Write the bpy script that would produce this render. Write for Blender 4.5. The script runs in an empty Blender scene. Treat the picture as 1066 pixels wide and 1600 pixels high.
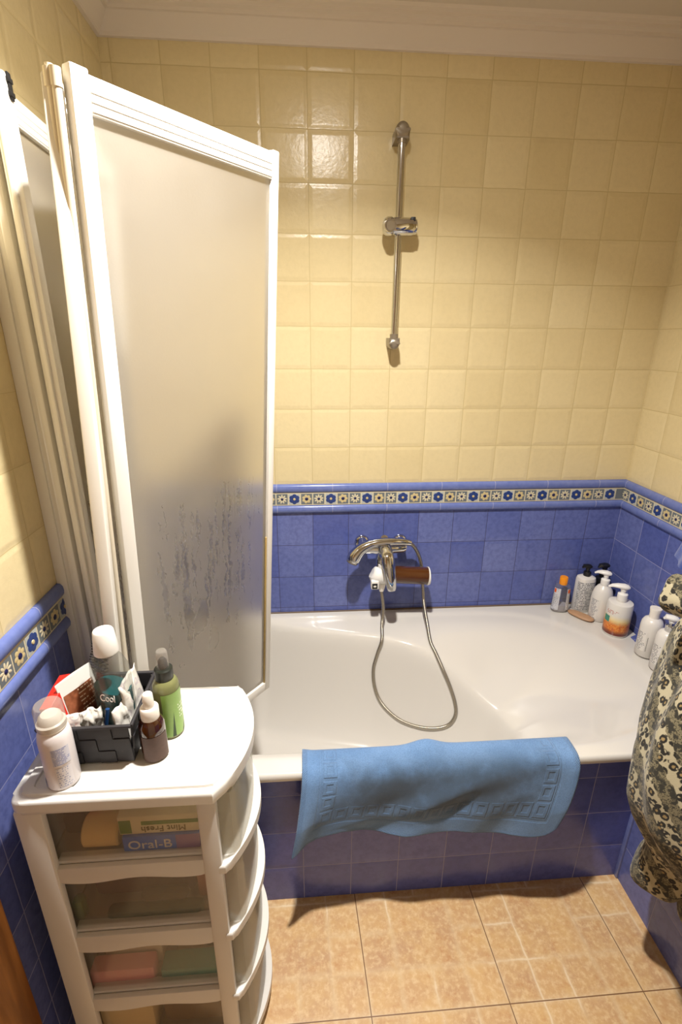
import bpy, bmesh, math, random
from mathutils import Vector, Matrix, Euler, noise as mnoise
random.seed(7)
SC = bpy.context.scene
COL = SC.collection
PI = math.pi
T = .132

# ------------------------------------------------------------------ helpers
class MB:
    """collects shapes into one bmesh"""
    def __init__(s):
        s.bm = bmesh.new(); s.mi = 0
        s.uv = s.bm.loops.layers.uv.new('UVMap')
    def _add(s, verts, faces, M=None, smooth=False):
        vs = [s.bm.verts.new((M @ Vector(v)) if M is not None else Vector(v)) for v in verts]
        fs = []
        for f in faces:
            try:
                F = s.bm.faces.new([vs[i] for i in f])
            except ValueError:
                continue
            F.material_index = s.mi; F.smooth = smooth; fs.append(F)
        return vs, fs
    def box(s, a, b, bev=0, seg=2, M=None):
        x0, y0, z0 = a; x1, y1, z1 = b
        v = [(x0,y0,z0),(x1,y0,z0),(x1,y1,z0),(x0,y1,z0),(x0,y0,z1),(x1,y0,z1),(x1,y1,z1),(x0,y1,z1)]
        f = [(0,3,2,1),(4,5,6,7),(0,1,5,4),(1,2,6,5),(2,3,7,6),(3,0,4,7)]
        vs, fs = s._add(v, f, M)
        if bev > 0:
            es = list({e for q in fs for e in q.edges})
            r = bmesh.ops.bevel(s.bm, geom=es, offset=bev, segments=seg, profile=.5, affect='EDGES')
            for q in r['faces']: q.material_index = s.mi; q.smooth = True
            for q in fs:
                if q.is_valid: q.smooth = True
        return s
    def prism(s, poly, z0, z1, bev=0, seg=2, M=None, bottom=True):
        """closed outline (x,y) extruded along z"""
        n = len(poly)
        v = [(p[0],p[1],z0) for p in poly] + [(p[0],p[1],z1) for p in poly]
        f = [tuple(range(n-1,-1,-1)), tuple(range(n,2*n))] + [(i,(i+1)%n,n+(i+1)%n,n+i) for i in range(n)]
        vs, fs = s._add(v, f, M)
        for q in fs[2:]: q.smooth = True
        if bev > 0:
            es = [e for e in fs[1].edges] + ([e for e in fs[0].edges] if bottom else [])
            r = bmesh.ops.bevel(s.bm, geom=es, offset=bev, segments=seg, profile=.5, affect='EDGES')
            for q in r['faces']: q.material_index = s.mi; q.smooth = True
        return s
    def lathe(s, prof, seg=32, sx=1, sy=1, M=None, power=2.0, shear=(0,0)):
        """profile (r,z) turned round z; sx/sy squash; power>2 squares the section"""
        rings = []
        verts = []; faces = []
        for r, z in prof:
            if r <= 1e-6:
                rings.append([len(verts)]); verts.append((shear[0]*z, shear[1]*z, z))
            else:
                R = []
                for k in range(seg):
                    a = 2*PI*k/seg; c, d = math.cos(a), math.sin(a)
                    q = (abs(c)**power + abs(d)**power)**(-1/power) if power != 2 else 1
                    R.append(len(verts)); verts.append((r*sx*c*q + shear[0]*z, r*sy*d*q + shear[1]*z, z))
                rings.append(R)
        for A, B in zip(rings, rings[1:]):
            if len(A) == 1 and len(B) == 1: continue
            for k in range(seg):
                k2 = (k+1) % seg
                if len(A) == 1: faces.append((A[0], B[k2], B[k]) if False else (A[0], B[k], B[k2]))
                elif len(B) == 1: faces.append((A[k], A[k2], B[0]))
                else: faces.append((A[k], A[k2], B[k2], B[k]))
        s._add(verts, faces, M, True)
        return s
    def tube(s, pts, rad, seg=10, cap=True, M=None, flat=1.0, up=None):
        """sweep along points; rad number or list; flat squashes along the second frame axis"""
        P = [Vector(p) for p in pts]; n = len(P)
        R = rad if isinstance(rad, (list, tuple)) else [rad]*n
        verts = []; faces = []
        t = (P[1]-P[0]).normalized()
        u = Vector(up) if up is not None else (Vector((0,0,1)) if abs(t.z) < .9 else Vector((1,0,0)))
        u = (u - t*u.dot(t)).normalized()
        for i in range(n):
            if i == 0: t = P[1]-P[0]
            elif i == n-1: t = P[-1]-P[-2]
            else: t = P[i+1]-P[i-1]
            t.normalize(); u = (u - t*u.dot(t)).normalized(); w = t.cross(u)
            for k in range(seg):
                a = 2*PI*k/seg
                verts.append(P[i] + u*math.cos(a)*R[i]*flat + w*math.sin(a)*R[i])
        for i in range(n-1):
            for k in range(seg):
                k2 = (k+1)%seg
                faces.append((i*seg+k, i*seg+k2, (i+1)*seg+k2, (i+1)*seg+k))
        if cap:
            faces.append(tuple(range(seg-1,-1,-1))); faces.append(tuple((n-1)*seg+k for k in range(seg)))
        s._add(verts, faces, M, True)
        return s
    def grid(s, nu, nv, fn, M=None, flip=False, closeu=False):
        """fn(u,v) -> point with u,v in 0..1 ; stores uv"""
        verts = []; uvs = []
        for j in range(nv):
            for i in range(nu):
                u = i/(nu if closeu else nu-1); v = j/(nv-1)
                verts.append(fn(u, v)); uvs.append((u, v))
        vs = [s.bm.verts.new((M @ Vector(p)) if M is not None else Vector(p)) for p in verts]
        for j in range(nv-1):
            for i in range(nu if closeu else nu-1):
                i2 = (i+1) % nu
                idx = [j*nu+i, j*nu+i2, (j+1)*nu+i2, (j+1)*nu+i]
                if flip: idx = idx[::-1]
                try: F = s.bm.faces.new([vs[k] for k in idx])
                except ValueError: continue
                F.smooth = True; F.material_index = s.mi
                for L, k in zip(F.loops, idx):
                    uu, vv = uvs[k]
                    if closeu and i2 == 0 and k % nu == 0: uu = 1.0
                    L[s.uv].uv = (uu, vv)
        return s

def link(name, mb, mats, parent=None, off=None, sharp=40, recalc=True):
    """mesh object; when it has a parent, world-built vertices are shifted by off"""
    if recalc: bmesh.ops.recalc_face_normals(mb.bm, faces=mb.bm.faces)
    me = bpy.data.meshes.new(name)
    if off is not None: bmesh.ops.translate(mb.bm, verts=mb.bm.verts, vec=-Vector(off))
    mb.bm.to_mesh(me); mb.bm.free()
    for m in (mats if isinstance(mats, (list, tuple)) else [mats]): me.materials.append(m)
    if sharp: me.set_sharp_from_angle(angle=math.radians(sharp))
    o = bpy.data.objects.new(name, me); COL.objects.link(o)
    if parent is not None: o.parent = parent
    return o

def tag(o, label=None, cat=None, group=None, kind=None):
    if label: o['label'] = label
    if cat: o['category'] = cat
    if group: o['group'] = group
    if kind: o['kind'] = kind
    return o

def thing(name, label, cat, loc=(0,0,0), rz=0, group=None):
    o = bpy.data.objects.new(name, None); COL.objects.link(o)
    o.empty_display_size = .05
    o.location = loc; o.rotation_euler = (0,0,rz)
    return tag(o, label, cat, group)

def struct(name, mb, mats, **k):
    o = link(name, mb, mats, **k); o['kind'] = 'structure'; return o

def smooth_path(pts, n):
    """Catmull-Rom through the points"""
    P = [Vector(p) for p in pts]; P = [P[0]*2-P[1]] + P + [P[-1]*2-P[-2]]
    out = []; segs = len(P)-3
    for i in range(n):
        f = i/(n-1)*segs; k = min(int(f), segs-1); t = f-k
        a, b, c, d = P[k:k+4]
        out.append(.5*((2*b) + (c-a)*t + (2*a-5*b+4*c-d)*t*t + (3*b-a-3*c+d)*t**3))
    return out

def sstep(a, b, x):
    t = min(1, max(0, (x-a)/(b-a))); return t*t*(3-2*t)

def lerp_table(tab, x):
    if x <= tab[0][0]: return tab[0][1]
    for (a, p), (b, q) in zip(tab, tab[1:]):
        if x <= b: return p + (q-p)*(x-a)/(b-a)
    return tab[-1][1]

# ------------------------------------------------------------------ materials
def srgb(r, g, b):
    f = lambda c: (c/12.92 if c <= .04045 else ((c+.055)/1.055)**2.4)
    return (f(r/255), f(g/255), f(b/255), 1)

class NT:
    def __init__(s, name):
        s.m = bpy.data.materials.new(name); s.m.use_nodes = True
        s.t = s.m.node_tree; s.t.nodes.clear()
        s.out = s.n('ShaderNodeOutputMaterial')
    def n(s, typ, **k):
        o = s.t.nodes.new(typ)
        for a, b in k.items(): setattr(o, a, b)
        return o
    def put(s, sock, v):
        if v is None: return
        if isinstance(v, bpy.types.NodeSocket): s.t.links.new(v, sock)
        else: sock.default_value = v
    def ma(s, op, a, b=None, c=None, clamp=False):
        o = s.n('ShaderNodeMath', operation=op); o.use_clamp = clamp
        s.put(o.inputs[0], a); s.put(o.inputs[1], b); s.put(o.inputs[2], c)
        return o.outputs[0]
    def mr(s, x, a, b, c=0., d=1., smooth=True):
        o = s.n('ShaderNodeMapRange', interpolation_type='SMOOTHSTEP' if smooth else 'LINEAR')
        s.put(o.inputs[0], x); o.inputs[1].default_value = a; o.inputs[2].default_value = b
        o.inputs[3].default_value = c; o.inputs[4].default_value = d
        return o.outputs[0]
    def mix(s, f, a, b, mode='MIX'):
        o = s.n('ShaderNodeMix', data_type='RGBA', blend_type=mode)
        s.put(o.inputs[0], f); s.put(o.inputs[6], a); s.put(o.inputs[7], b)
        return o.outputs[2]
    def noise(s, vec, scale, detail=3, rough=.55, w=None):
        o = s.n('ShaderNodeTexNoise'); s.put(o.inputs['Vector'], vec)
        o.inputs['Scale'].default_value = scale; o.inputs['Detail'].default_value = detail
        o.inputs['Roughness'].default_value = rough
        return o.outputs['Fac']
    def vor(s, vec, scale, feature='F1'):
        o = s.n('ShaderNodeTexVoronoi', feature=feature); s.put(o.inputs['Vector'], vec)
        o.inputs['Scale'].default_value = scale
        return o
    def co(s, which='Object'):
        return s.n('ShaderNodeTexCoord').outputs[which]
    def sep(s, v):
        o = s.n('ShaderNodeSeparateXYZ'); s.put(o.inputs[0], v); return o.outputs
    def comb(s, x, y, z):
        o = s.n('ShaderNodeCombineXYZ'); s.put(o.inputs[0], x); s.put(o.inputs[1], y); s.put(o.inputs[2], z); return o.outputs[0]
    def bump(s, h, strength=1., dist=.001):
        o = s.n('ShaderNodeBump'); s.put(o.inputs['Height'], h)
        o.inputs['Strength'].default_value = strength; o.inputs['Distance'].default_value = dist
        return o.outputs[0]
    def bsdf(s, color, rough=.5, metal=0, normal=None, **k):
        o = s.n('ShaderNodeBsdfPrincipled')
        s.put(o.inputs['Base Color'], color); s.put(o.inputs['Roughness'], rough); s.put(o.inputs['Metallic'], metal)
        if normal is not None: s.put(o.inputs['Normal'], normal)
        for a, b in k.items(): s.put(o.inputs[a.replace('_', ' ')], b)
        return o.outputs[0]
    def done(s, sh):
        s.t.links.new(sh, s.out.inputs[0]); return s.m

def plain(name, col, rough=.4, metal=0, bumpy=0, bscale=200, var=0, **k):
    t = NT(name); c = col; nrm = None
    co = t.co()
    if var:
        f = t.noise(co, 18, 4)
        dark = tuple(x*(1-var) for x in col[:3]) + (1,)
        c = t.mix(f, dark, col)
    if bumpy: nrm = t.bump(t.noise(co, bscale, 2), bumpy, .0006)
    return t.done(t.bsdf(c, rough, metal, nrm, **k))

def tile_mat(name, ax, az, ox, oz, ca, cb, grout, rough, pillow=.35, mott=.25, yellow=False, wob=.012, gw=.0011):
    """square glazed tiles in object space; ax/az pick the in-plane axes"""
    t = NT(name); co = t.co(); s = t.sep(co)
    P = {'x': s[0], 'y': s[1], 'z': s[2]}
    wn = t.n('ShaderNodeTexNoise'); t.put(wn.inputs['Vector'], co); wn.inputs['Scale'].default_value = 22; wn.inputs['Detail'].default_value = 2
    ws = t.sep(wn.outputs['Color'])
    u = t.ma('ADD', t.ma('DIVIDE', t.ma('SUBTRACT', P[ax], ox), T), t.ma('MULTIPLY', t.ma('SUBTRACT', ws[0], .5), wob*2))
    v = t.ma('ADD', t.ma('DIVIDE', t.ma('SUBTRACT', P[az], oz), T), t.ma('MULTIPLY', t.ma('SUBTRACT', ws[1], .5), wob*2))
    fu, fv = t.ma('FRACT', u), t.ma('FRACT', v)
    eu = t.ma('MINIMUM', fu, t.ma('SUBTRACT', 1., fu)); ev = t.ma('MINIMUM', fv, t.ma('SUBTRACT', 1., fv))
    e = t.ma('MULTIPLY', t.ma('MINIMUM', eu, ev), T)
    g = t.mr(e, gw*.5, gw*1.6)                       # 0 in the joint, 1 on the tile
    cell = t.comb(t.ma('FLOOR', u), t.ma('FLOOR', v), 3.)
    w = t.n('ShaderNodeTexWhiteNoise'); w.noise_dimensions = '3D'; t.put(w.inputs['Vector'], cell)
    base = t.mix(w.outputs['Value'], ca, cb)
    n1 = t.noise(co, 60, 5, .65); n2 = t.noise(co, 9, 3)
    mm = t.mr(n1, .35, .72)
    base = t.mix(t.ma('MULTIPLY', mm, mott), base, tuple(x*.55 for x in ca[:3])+(1,))
    base = t.mix(t.ma('MULTIPLY', t.mr(n2, .3, .7), .25), base, cb)
    col = t.mix(g, grout, base)
    pil = t.mr(e, 0, .014)
    h = t.ma('ADD', t.ma('MULTIPLY', pil, 1.0), t.ma('MULTIPLY', t.noise(co, 34, 3), .55))
    h = t.ma('ADD', h, t.ma('MULTIPLY', t.noise(co, 110, 2), .22))
    nr = t.bump(h, pillow, .0022)
    r = t.ma('ADD', t.ma('MULTIPLY', g, rough-.7), .7)
    return t.done(t.bsdf(col, r, 0, nr))

YA, YB = srgb(218,200,154), srgb(228,212,169)
BA, BB = srgb(82,95,165), srgb(110,121,180)
YG = srgb(198,180,132); BG = srgb(150,152,190); BGd = srgb(58,58,96)
M = {}
for w, ax, ox, oxb in (('back','x',.0264,.0264), ('left','y',-.123,-.123), ('right','y',-.005,-.005), ('near','y',-.8845,-.8845)):
    M['yel_'+w] = tile_mat('cream_tile_'+w, ax, 'z', ox, 1.009, YA, YB, YG, .24, .5, .10)
    M['blu_'+w] = tile_mat('blue_tile_'+w, ax, 'z', oxb, (-.005 if w == 'near' else .901), BA, BB, BGd if w == 'back' else BG, .2, .22, .45, wob=.006, gw=.0009)
M['apron'] = tile_mat('blue_tile_bath_front', 'x', 'z', .1088, -.005, srgb(78,90,170), srgb(104,114,186), BG, .25, .22, .45, wob=.006, gw=.0009)

def liner_mat(name, ax, ox):
    t = NT(name); co = t.co(); s = t.sep(co); p = {'x': s[0], 'y': s[1]}[ax]
    f = t.ma('FRACT', t.ma('DIVIDE', t.ma('SUBTRACT', p, ox), .2))
    e = t.ma('MINIMUM', f, t.ma('SUBTRACT', 1., f))
    g = t.mr(e, .002, .006)
    c = t.mix(t.noise(co, 50, 4), srgb(88,104,172), srgb(122,136,192))
    c = t.mix(g, srgb(170,172,200), c)
    return t.done(t.bsdf(c, .18, 0, t.bump(t.noise(co, 45, 2), .25, .001)))
M['lin_x'] = liner_mat('liner_x', 'x', .0264); M['lin_y'] = liner_mat('liner_y', 'y', -.02)

def floor_mat():
    t = NT('floor_tile'); co = t.co(); s = t.sep(co); P = .335
    u = t.ma('DIVIDE', t.ma('SUBTRACT', t.ma('ADD', s[0], t.ma('MULTIPLY', t.ma('ADD', s[1], 1.012), .05)), .6615), P)
    v = t.ma('DIVIDE', t.ma('SUBTRACT', s[1], -1.012), P)
    fu, fv = t.ma('FRACT', u), t.ma('FRACT', v)
    wn = t.n('ShaderNodeTexNoise'); t.put(wn.inputs['Vector'], co); wn.inputs['Scale'].default_value = 30; wn.inputs['Detail'].default_value = 3
    ws = t.sep(wn.outputs['Color'])
    gu = t.ma('ADD', fu, t.ma('MULTIPLY', t.ma('SUBTRACT', ws[0], .5), .028)); gv = t.ma('ADD', fv, t.ma('MULTIPLY', t.ma('SUBTRACT', ws[1], .5), .028))
    def edge(f): return t.ma('MINIMUM', f, t.ma('SUBTRACT', 1., f))
    e = t.ma('MULTIPLY', t.ma('MINIMUM', edge(fu), edge(fv)), P)
    joint = t.mr(e, .0008, .0016)
    # printed 4 x 4 pattern with the middle 2 x 2 merged
    def dl(f, at): return t.ma('ABSOLUTE', t.ma('SUBTRACT', f, at))
    inu = t.ma('MULTIPLY', t.ma('GREATER_THAN', gu, .25), t.ma('LESS_THAN', gu, .75))
    inv = t.ma('MULTIPLY', t.ma('GREATER_THAN', gv, .25), t.ma('LESS_THAN', gv, .75))
    du = t.ma('MINIMUM', t.ma('MINIMUM', dl(gu, .25), dl(gu, .75)), t.ma('ADD', dl(gu, .5), inv))
    dv = t.ma('MINIMUM', t.ma('MINIMUM', dl(gv, .25), dl(gv, .75)), t.ma('ADD', dl(gv, .5), inu))
    d = t.ma('MULTIPLY', t.ma('MINIMUM', t.ma('MINIMUM', du, dv), t.ma('MINIMUM', edge(fu), edge(fv))), P)
    n0 = t.noise(co, 45, 5, .7)
    ln = t.mr(d, .001, .013); ln2 = t.mr(d, 0, .004)
    cell = t.comb(t.ma('FLOOR', t.ma('MULTIPLY', u, 4.)), t.ma('FLOOR', t.ma('MULTIPLY', v, 4.)), 1.)
    w = t.n('ShaderNodeTexWhiteNoise'); t.put(w.inputs['Vector'], cell)
    n1 = t.noise(co, 14, 4, .6); n2 = t.noise(co, 70, 5, .7)
    c = t.mix(t.mr(n1, .3, .7), srgb(200,162,112), srgb(182,142,106))
    c = t.mix(t.ma('MULTIPLY', w.outputs['Value'], .45), c, srgb(218,178,118))
    c = t.mix(t.ma('MULTIPLY', t.mr(n2, .42, .7), .7), c, srgb(224,196,152))
    c = t.mix(t.ma('MULTIPLY', t.mr(t.noise(co, 26, 6, .75), .52, .7), .55), c, srgb(178,122,72))
    c = t.mix(t.ma('MULTIPLY', t.ma('SUBTRACT', 1., ln), t.mr(n0, .25, .6, .05, .42)), c, srgb(214,190,152))
    c = t.mix(t.ma('MULTIPLY', t.ma('SUBTRACT', 1., ln2), t.mr(t.noise(co, 5, 2), .45, .6, 0., .5)), c, srgb(236,220,192))
    c = t.mix(joint, srgb(120,86,56), c)
    h = t.ma('ADD', t.ma('MULTIPLY', ln, .4), t.ma('MULTIPLY', n2, .35)); h = t.ma('ADD', h, joint)
    return t.done(t.bsdf(c, .42, 0, t.bump(h, .35, .0012)))
M['floor'] = floor_mat()
M['paint'] = plain('ceiling_paint', srgb(214,205,194), .8, bumpy=.2, bscale=120)
M['plaster'] = plain('cornice_plaster', srgb(226,216,206), .65)
M['wallpaint'] = plain('hall_paint', srgb(225,215,195), .8)
M['enamel'] = plain('bath_enamel', srgb(212,208,202), .16, Coat_Weight=.4, Coat_Roughness=.08)
M['chrome'] = plain('chrome', srgb(205,205,205), .07, 1)
M['satin'] = plain('satin_grey_plastic', srgb(150,140,125), .32, .6)
M['hose'] = plain('hose_metal', srgb(178,172,160), .24, 1)
M['alu'] = plain('white_lacquered_profile', srgb(238,235,228), .28)
M['alu_old'] = plain('yellowed_profile', srgb(216,206,186), .4)
M['seal'] = plain('grey_seal', srgb(150,142,128), .5)
M['seal_y'] = plain('yellowed_silicone', srgb(186,158,96), .5, var=.4)
M['mould'] = plain('mouldy_sealant', srgb(120,100,84), .6, var=.5)
M['black'] = plain('black_plastic', srgb(20,20,22), .35)
M['dark'] = plain('dark_insert', srgb(30,30,32), .5)
M['wplastic'] = plain('white_plastic', srgb(240,238,234), .3)
M['wplastic2'] = plain('white_bottle_plastic', srgb(226,222,216), .3)
def cabplastic():
    t = NT('cabinet_plastic')
    a = t.bsdf(srgb(242,240,236), .33); b = t.n('ShaderNodeBsdfTranslucent'); b.inputs[0].default_value = srgb(240,236,226)
    m = t.n('ShaderNodeMixShader'); m.inputs[0].default_value = .24
    t.t.links.new(a, m.inputs[1]); t.t.links.new(b.outputs[0], m.inputs[2])
    return t.done(m.outputs[0])
M['cabinet'] = cabplastic()
M['cream'] = plain('cream_cap', srgb(238,232,222), .35)
M['orange'] = plain('orange_cap', srgb(245,150,20), .3)
M['soap'] = plain('soap', srgb(186,146,112), .45, bumpy=.5, bscale=60, var=.18)
M['red'] = plain('red_card', srgb(222,40,28), .4)
M['blueplastic'] = plain('blue_plastic', srgb(24,62,110), .35)
M['wood'] = None

def wood():
    t = NT('brown_wood'); co = t.co(); s = t.sep(co)
    v = t.comb(t.ma('MULTIPLY', s[0], 40.), t.ma('MULTIPLY', s[1], 40.), t.ma('MULTIPLY', s[2], 3.))
    c = t.mix(t.mr(t.noise(v, 1.5, 5, .6), .3, .7), srgb(112,66,24), srgb(150,94,40))
    return t.done(t.bsdf(c, .35))
M['wood'] = wood()

def glassy(name, col, rough=.03, ior=1.45, trans=1.0):
    t = NT(name)
    return t.done(t.bsdf(col, rough, 0, None, Transmission_Weight=trans, IOR=ior))

def thin_clear(name, tint, haze, hazecol, gloss=.12):
    """thin clear plastic: see-through film with a little haze and gloss"""
    t = NT(name)
    tr = t.n('ShaderNodeBsdfTransparent'); tr.inputs[0].default_value = tint
    d1 = t.bsdf(hazecol, .35); d2 = t.n('ShaderNodeBsdfTranslucent'); d2.inputs[0].default_value = hazecol
    dm = t.n('ShaderNodeMixShader'); dm.inputs[0].default_value = .5
    t.t.links.new(d1, dm.inputs[1]); t.t.links.new(d2.outputs[0], dm.inputs[2]); df = dm.outputs[0]
    mx = t.n('ShaderNodeMixShader'); mx.inputs[0].default_value = haze
    t.t.links.new(tr.outputs[0], mx.inputs[1]); t.t.links.new(df, mx.inputs[2])
    gl = t.n('ShaderNodeBsdfGlossy'); gl.inputs['Roughness'].default_value = .12
    fr = t.n('ShaderNodeLayerWeight'); fr.inputs[0].default_value = .5
    m2 = t.n('ShaderNodeMixShader'); t.t.links.new(t.ma('ADD', .03, t.ma('MULTIPLY', t.ma('POWER', fr.outputs['Facing'], 4.), gloss*3)), m2.inputs[0])
    t.t.links.new(mx.outputs[0], m2.inputs[1]); t.t.links.new(gl.outputs[0], m2.inputs[2])
    return t.done(m2.outputs[0])
M['drawer'] = thin_clear('hazy_drawer_plastic', (.97,.96,.94,1), .15, srgb(215,208,194))
M['drawerfront'] = thin_clear('hazy_drawer_front', (.92,.92,.88,1), .42, srgb(222,220,208))
M['clear'] = thin_clear('clear_plastic', (.95,.95,.94,1), .10, srgb(225,220,212))
M['clearcap'] = thin_clear('clear_cap', (.93,.93,.93,1), .28, srgb(222,216,208))
M['bottleclear'] = thin_clear('mouthwash_plastic', (.86,.87,.86,1), .16, srgb(190,186,178))
M['mouthwash'] = plain('teal_liquid', srgb(8,92,98), .15, bumpy=.3, bscale=30, var=.3)
M['greenbottle'] = plain('olive_bottle', srgb(126,128,84), .22, var=.12)
M['amber'] = plain('amber_glass', srgb(60,26,8), .06, var=.3, Coat_Weight=1.)
M['filtertube'] = plain('brown_filter_tube', srgb(84,44,12), .18, bumpy=.4, bscale=500, var=.4, Coat_Weight=.5)

def frosted():
    t = NT('frosted_screen_pane'); uv = t.co('UV'); s = t.sep(uv); co = t.co()
    u, v = s[0], s[1]                         # u across, v down
    # water runs: vertical streaks low on the pane, wandering a little
    wob = t.ma('MULTIPLY', t.ma('SUBTRACT', t.noise(t.comb(t.ma('MULTIPLY', u, 5.), t.ma('MULTIPLY', v, 9.), 0.), 4, 3), .5), .09)
    st = t.noise(t.comb(t.ma('MULTIPLY', t.ma('ADD', u, wob), 30.), t.ma('MULTIPLY', v, 3.2), 2.), 1.1, 3, .6)
    run = t.mr(st, .50, .64)
    brk = t.mr(t.noise(t.comb(t.ma('MULTIPLY', u, 9.), t.ma('MULTIPLY', v, 8.), 5.), 1.6, 3), .38, .55)
    reg = t.ma('MULTIPLY', t.ma('MULTIPLY', t.mr(v, .44, .58), t.mr(v, .84, .64)), t.ma('MULTIPLY', t.mr(u, .08, .28), t.mr(u, .98, .80)))
    patch = t.ma('MULTIPLY', t.mr(t.noise(t.comb(t.ma('MULTIPLY', u, 3.4), t.ma('MULTIPLY', v, 6.), 8.), 1.5, 3), .52, .60),
                 t.ma('MULTIPLY', t.ma('MULTIPLY', t.mr(v, .58, .66), t.mr(v, .88, .80)), t.ma('MULTIPLY', t.mr(u, .15, .3), t.mr(u, .62, .45))))
    wet = t.ma('MAXIMUM', t.ma('MULTIPLY', t.ma('MULTIPLY', run, brk), reg), t.ma('MULTIPLY', patch, .45))
    wet = t.ma('MAXIMUM', wet, t.ma('MULTIPLY', reg, .12))
    grain = t.noise(co, 260, 2)
    rf = t.n('ShaderNodeBsdfRefraction'); rf.inputs['Color'].default_value = (.97,.96,.94,1)
    t.put(rf.inputs['Roughness'], t.mr(wet, 0, 1, .28, .17)); rf.inputs['IOR'].default_value = 1.3
    t.put(rf.inputs['Normal'], t.bump(grain, .25, .0004))
    tl = t.n('ShaderNodeBsdfTranslucent'); tl.inputs[0].default_value = srgb(232,228,220)
    df = t.bsdf(srgb(214,208,198), .45, 0, t.bump(grain, .5, .0004))
    a = t.n('ShaderNodeMixShader'); a.inputs[0].default_value = .55
    t.t.links.new(tl.outputs[0], a.inputs[1]); t.t.links.new(df, a.inputs[2])
    b = t.n('ShaderNodeMixShader'); scum = t.ma('ADD', t.ma('ADD', .20, t.ma('MULTIPLY', t.ma('SUBTRACT', 1., u), .26)), t.ma('MULTIPLY', t.ma('SUBTRACT', t.noise(co, 14, 4), .5), .12))
    t.put(b.inputs[0], t.ma('MULTIPLY', scum, t.mr(wet, 0, 1, 1., .48, smooth=False)))
    t.t.links.new(rf.outputs[0], b.inputs[1]); t.t.links.new(a.outputs[0], b.inputs[2])
    return t.done(b.outputs[0])
M['frost'] = frosted()

def terry(name, ca, cb, border=True):
    t = NT(name); uv = t.co('UV'); s = t.sep(uv); co = t.co()
    u, v = s[0], s[1]
    n = t.noise(co, 420, 3, .75); n2 = t.noise(co, 8, 4, .6)
    c = t.mix(t.mr(n2, .3, .7), ca, cb)
    c = t.mix(t.ma('MULTIPLY', t.mr(n, .4, .65), .5), c, tuple(x*.55 for x in ca[:3])+(1,))
    h = t.ma('MULTIPLY', n, .35)
    if border:
        # woven border of raised squares, and a narrow rib along the hem
        U = t.ma('MULTIPLY', u, .70); V = t.ma('MULTIPLY', v, .31)
        du = t.ma('MINIMUM', U, t.ma('SUBTRACT', .70, U)); dv = t.ma('SUBTRACT', .31, V)
        d = t.ma('MINIMUM', du, dv)
        inband = t.ma('MULTIPLY', t.mr(d, .048, .051), t.mr(d, .091, .088))
        fu = t.ma('FRACT', t.ma('DIVIDE', t.ma('SUBTRACT', U, .0495), .04)); fv = t.ma('FRACT', t.ma('DIVIDE', t.ma('SUBTRACT', dv, .0495), .04))
        m = t.ma('MINIMUM', t.ma('MINIMUM', fu, t.ma('SUBTRACT', 1., fu)), t.ma('MINIMUM', fv, t.ma('SUBTRACT', 1., fv)))
        ring = t.ma('MULTIPLY', t.mr(m, .06, .12), t.mr(m, .34, .26))
        h = t.ma('ADD', h, t.ma('MULTIPLY', t.ma('MULTIPLY', ring, inband), .8))
        line = t.ma('MULTIPLY', t.mr(d, .042, .044), t.mr(d, .050, .048))
        h = t.ma('ADD', h, t.ma('MULTIPLY', line, -.5))
        hem = t.mr(d, .014, .011)
        rib = t.ma('MULTIPLY', t.ma('SINE', t.ma('MULTIPLY', t.ma('ADD', U, V), 1400.)), hem)
        h = t.ma('ADD', h, t.ma('MULTIPLY', rib, .35))
        # worn grey middle, shade painted in below the lit top; a few pale flecks
        wear_shade = t.ma('MULTIPLY', t.ma('MULTIPLY', t.mr(d, .02, .09), t.mr(V, .07, .15)), t.mr(t.noise(co, 6, 4, .65), .25, .6))
        c = t.mix(t.ma('MULTIPLY', wear_shade, .9), c, srgb(62,80,100))
        sp = t.vor(co, 16)
        fl = t.ma('MULTIPLY', t.mr(sp.outputs['Distance'], .035, .02), t.mr(t.noise(co, 6, 1), .55, .6))
        c = t.mix(fl, c, srgb(215,205,190))
    return t.done(t.bsdf(c, .95, 0, t.bump(h, .8, .0022), Sheen_Weight=.25, Sheen_Roughness=.5))
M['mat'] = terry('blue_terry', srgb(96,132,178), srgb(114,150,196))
M['towel'] = terry('deep_blue_terry', srgb(8,42,116), srgb(16,58,140), False)

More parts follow.
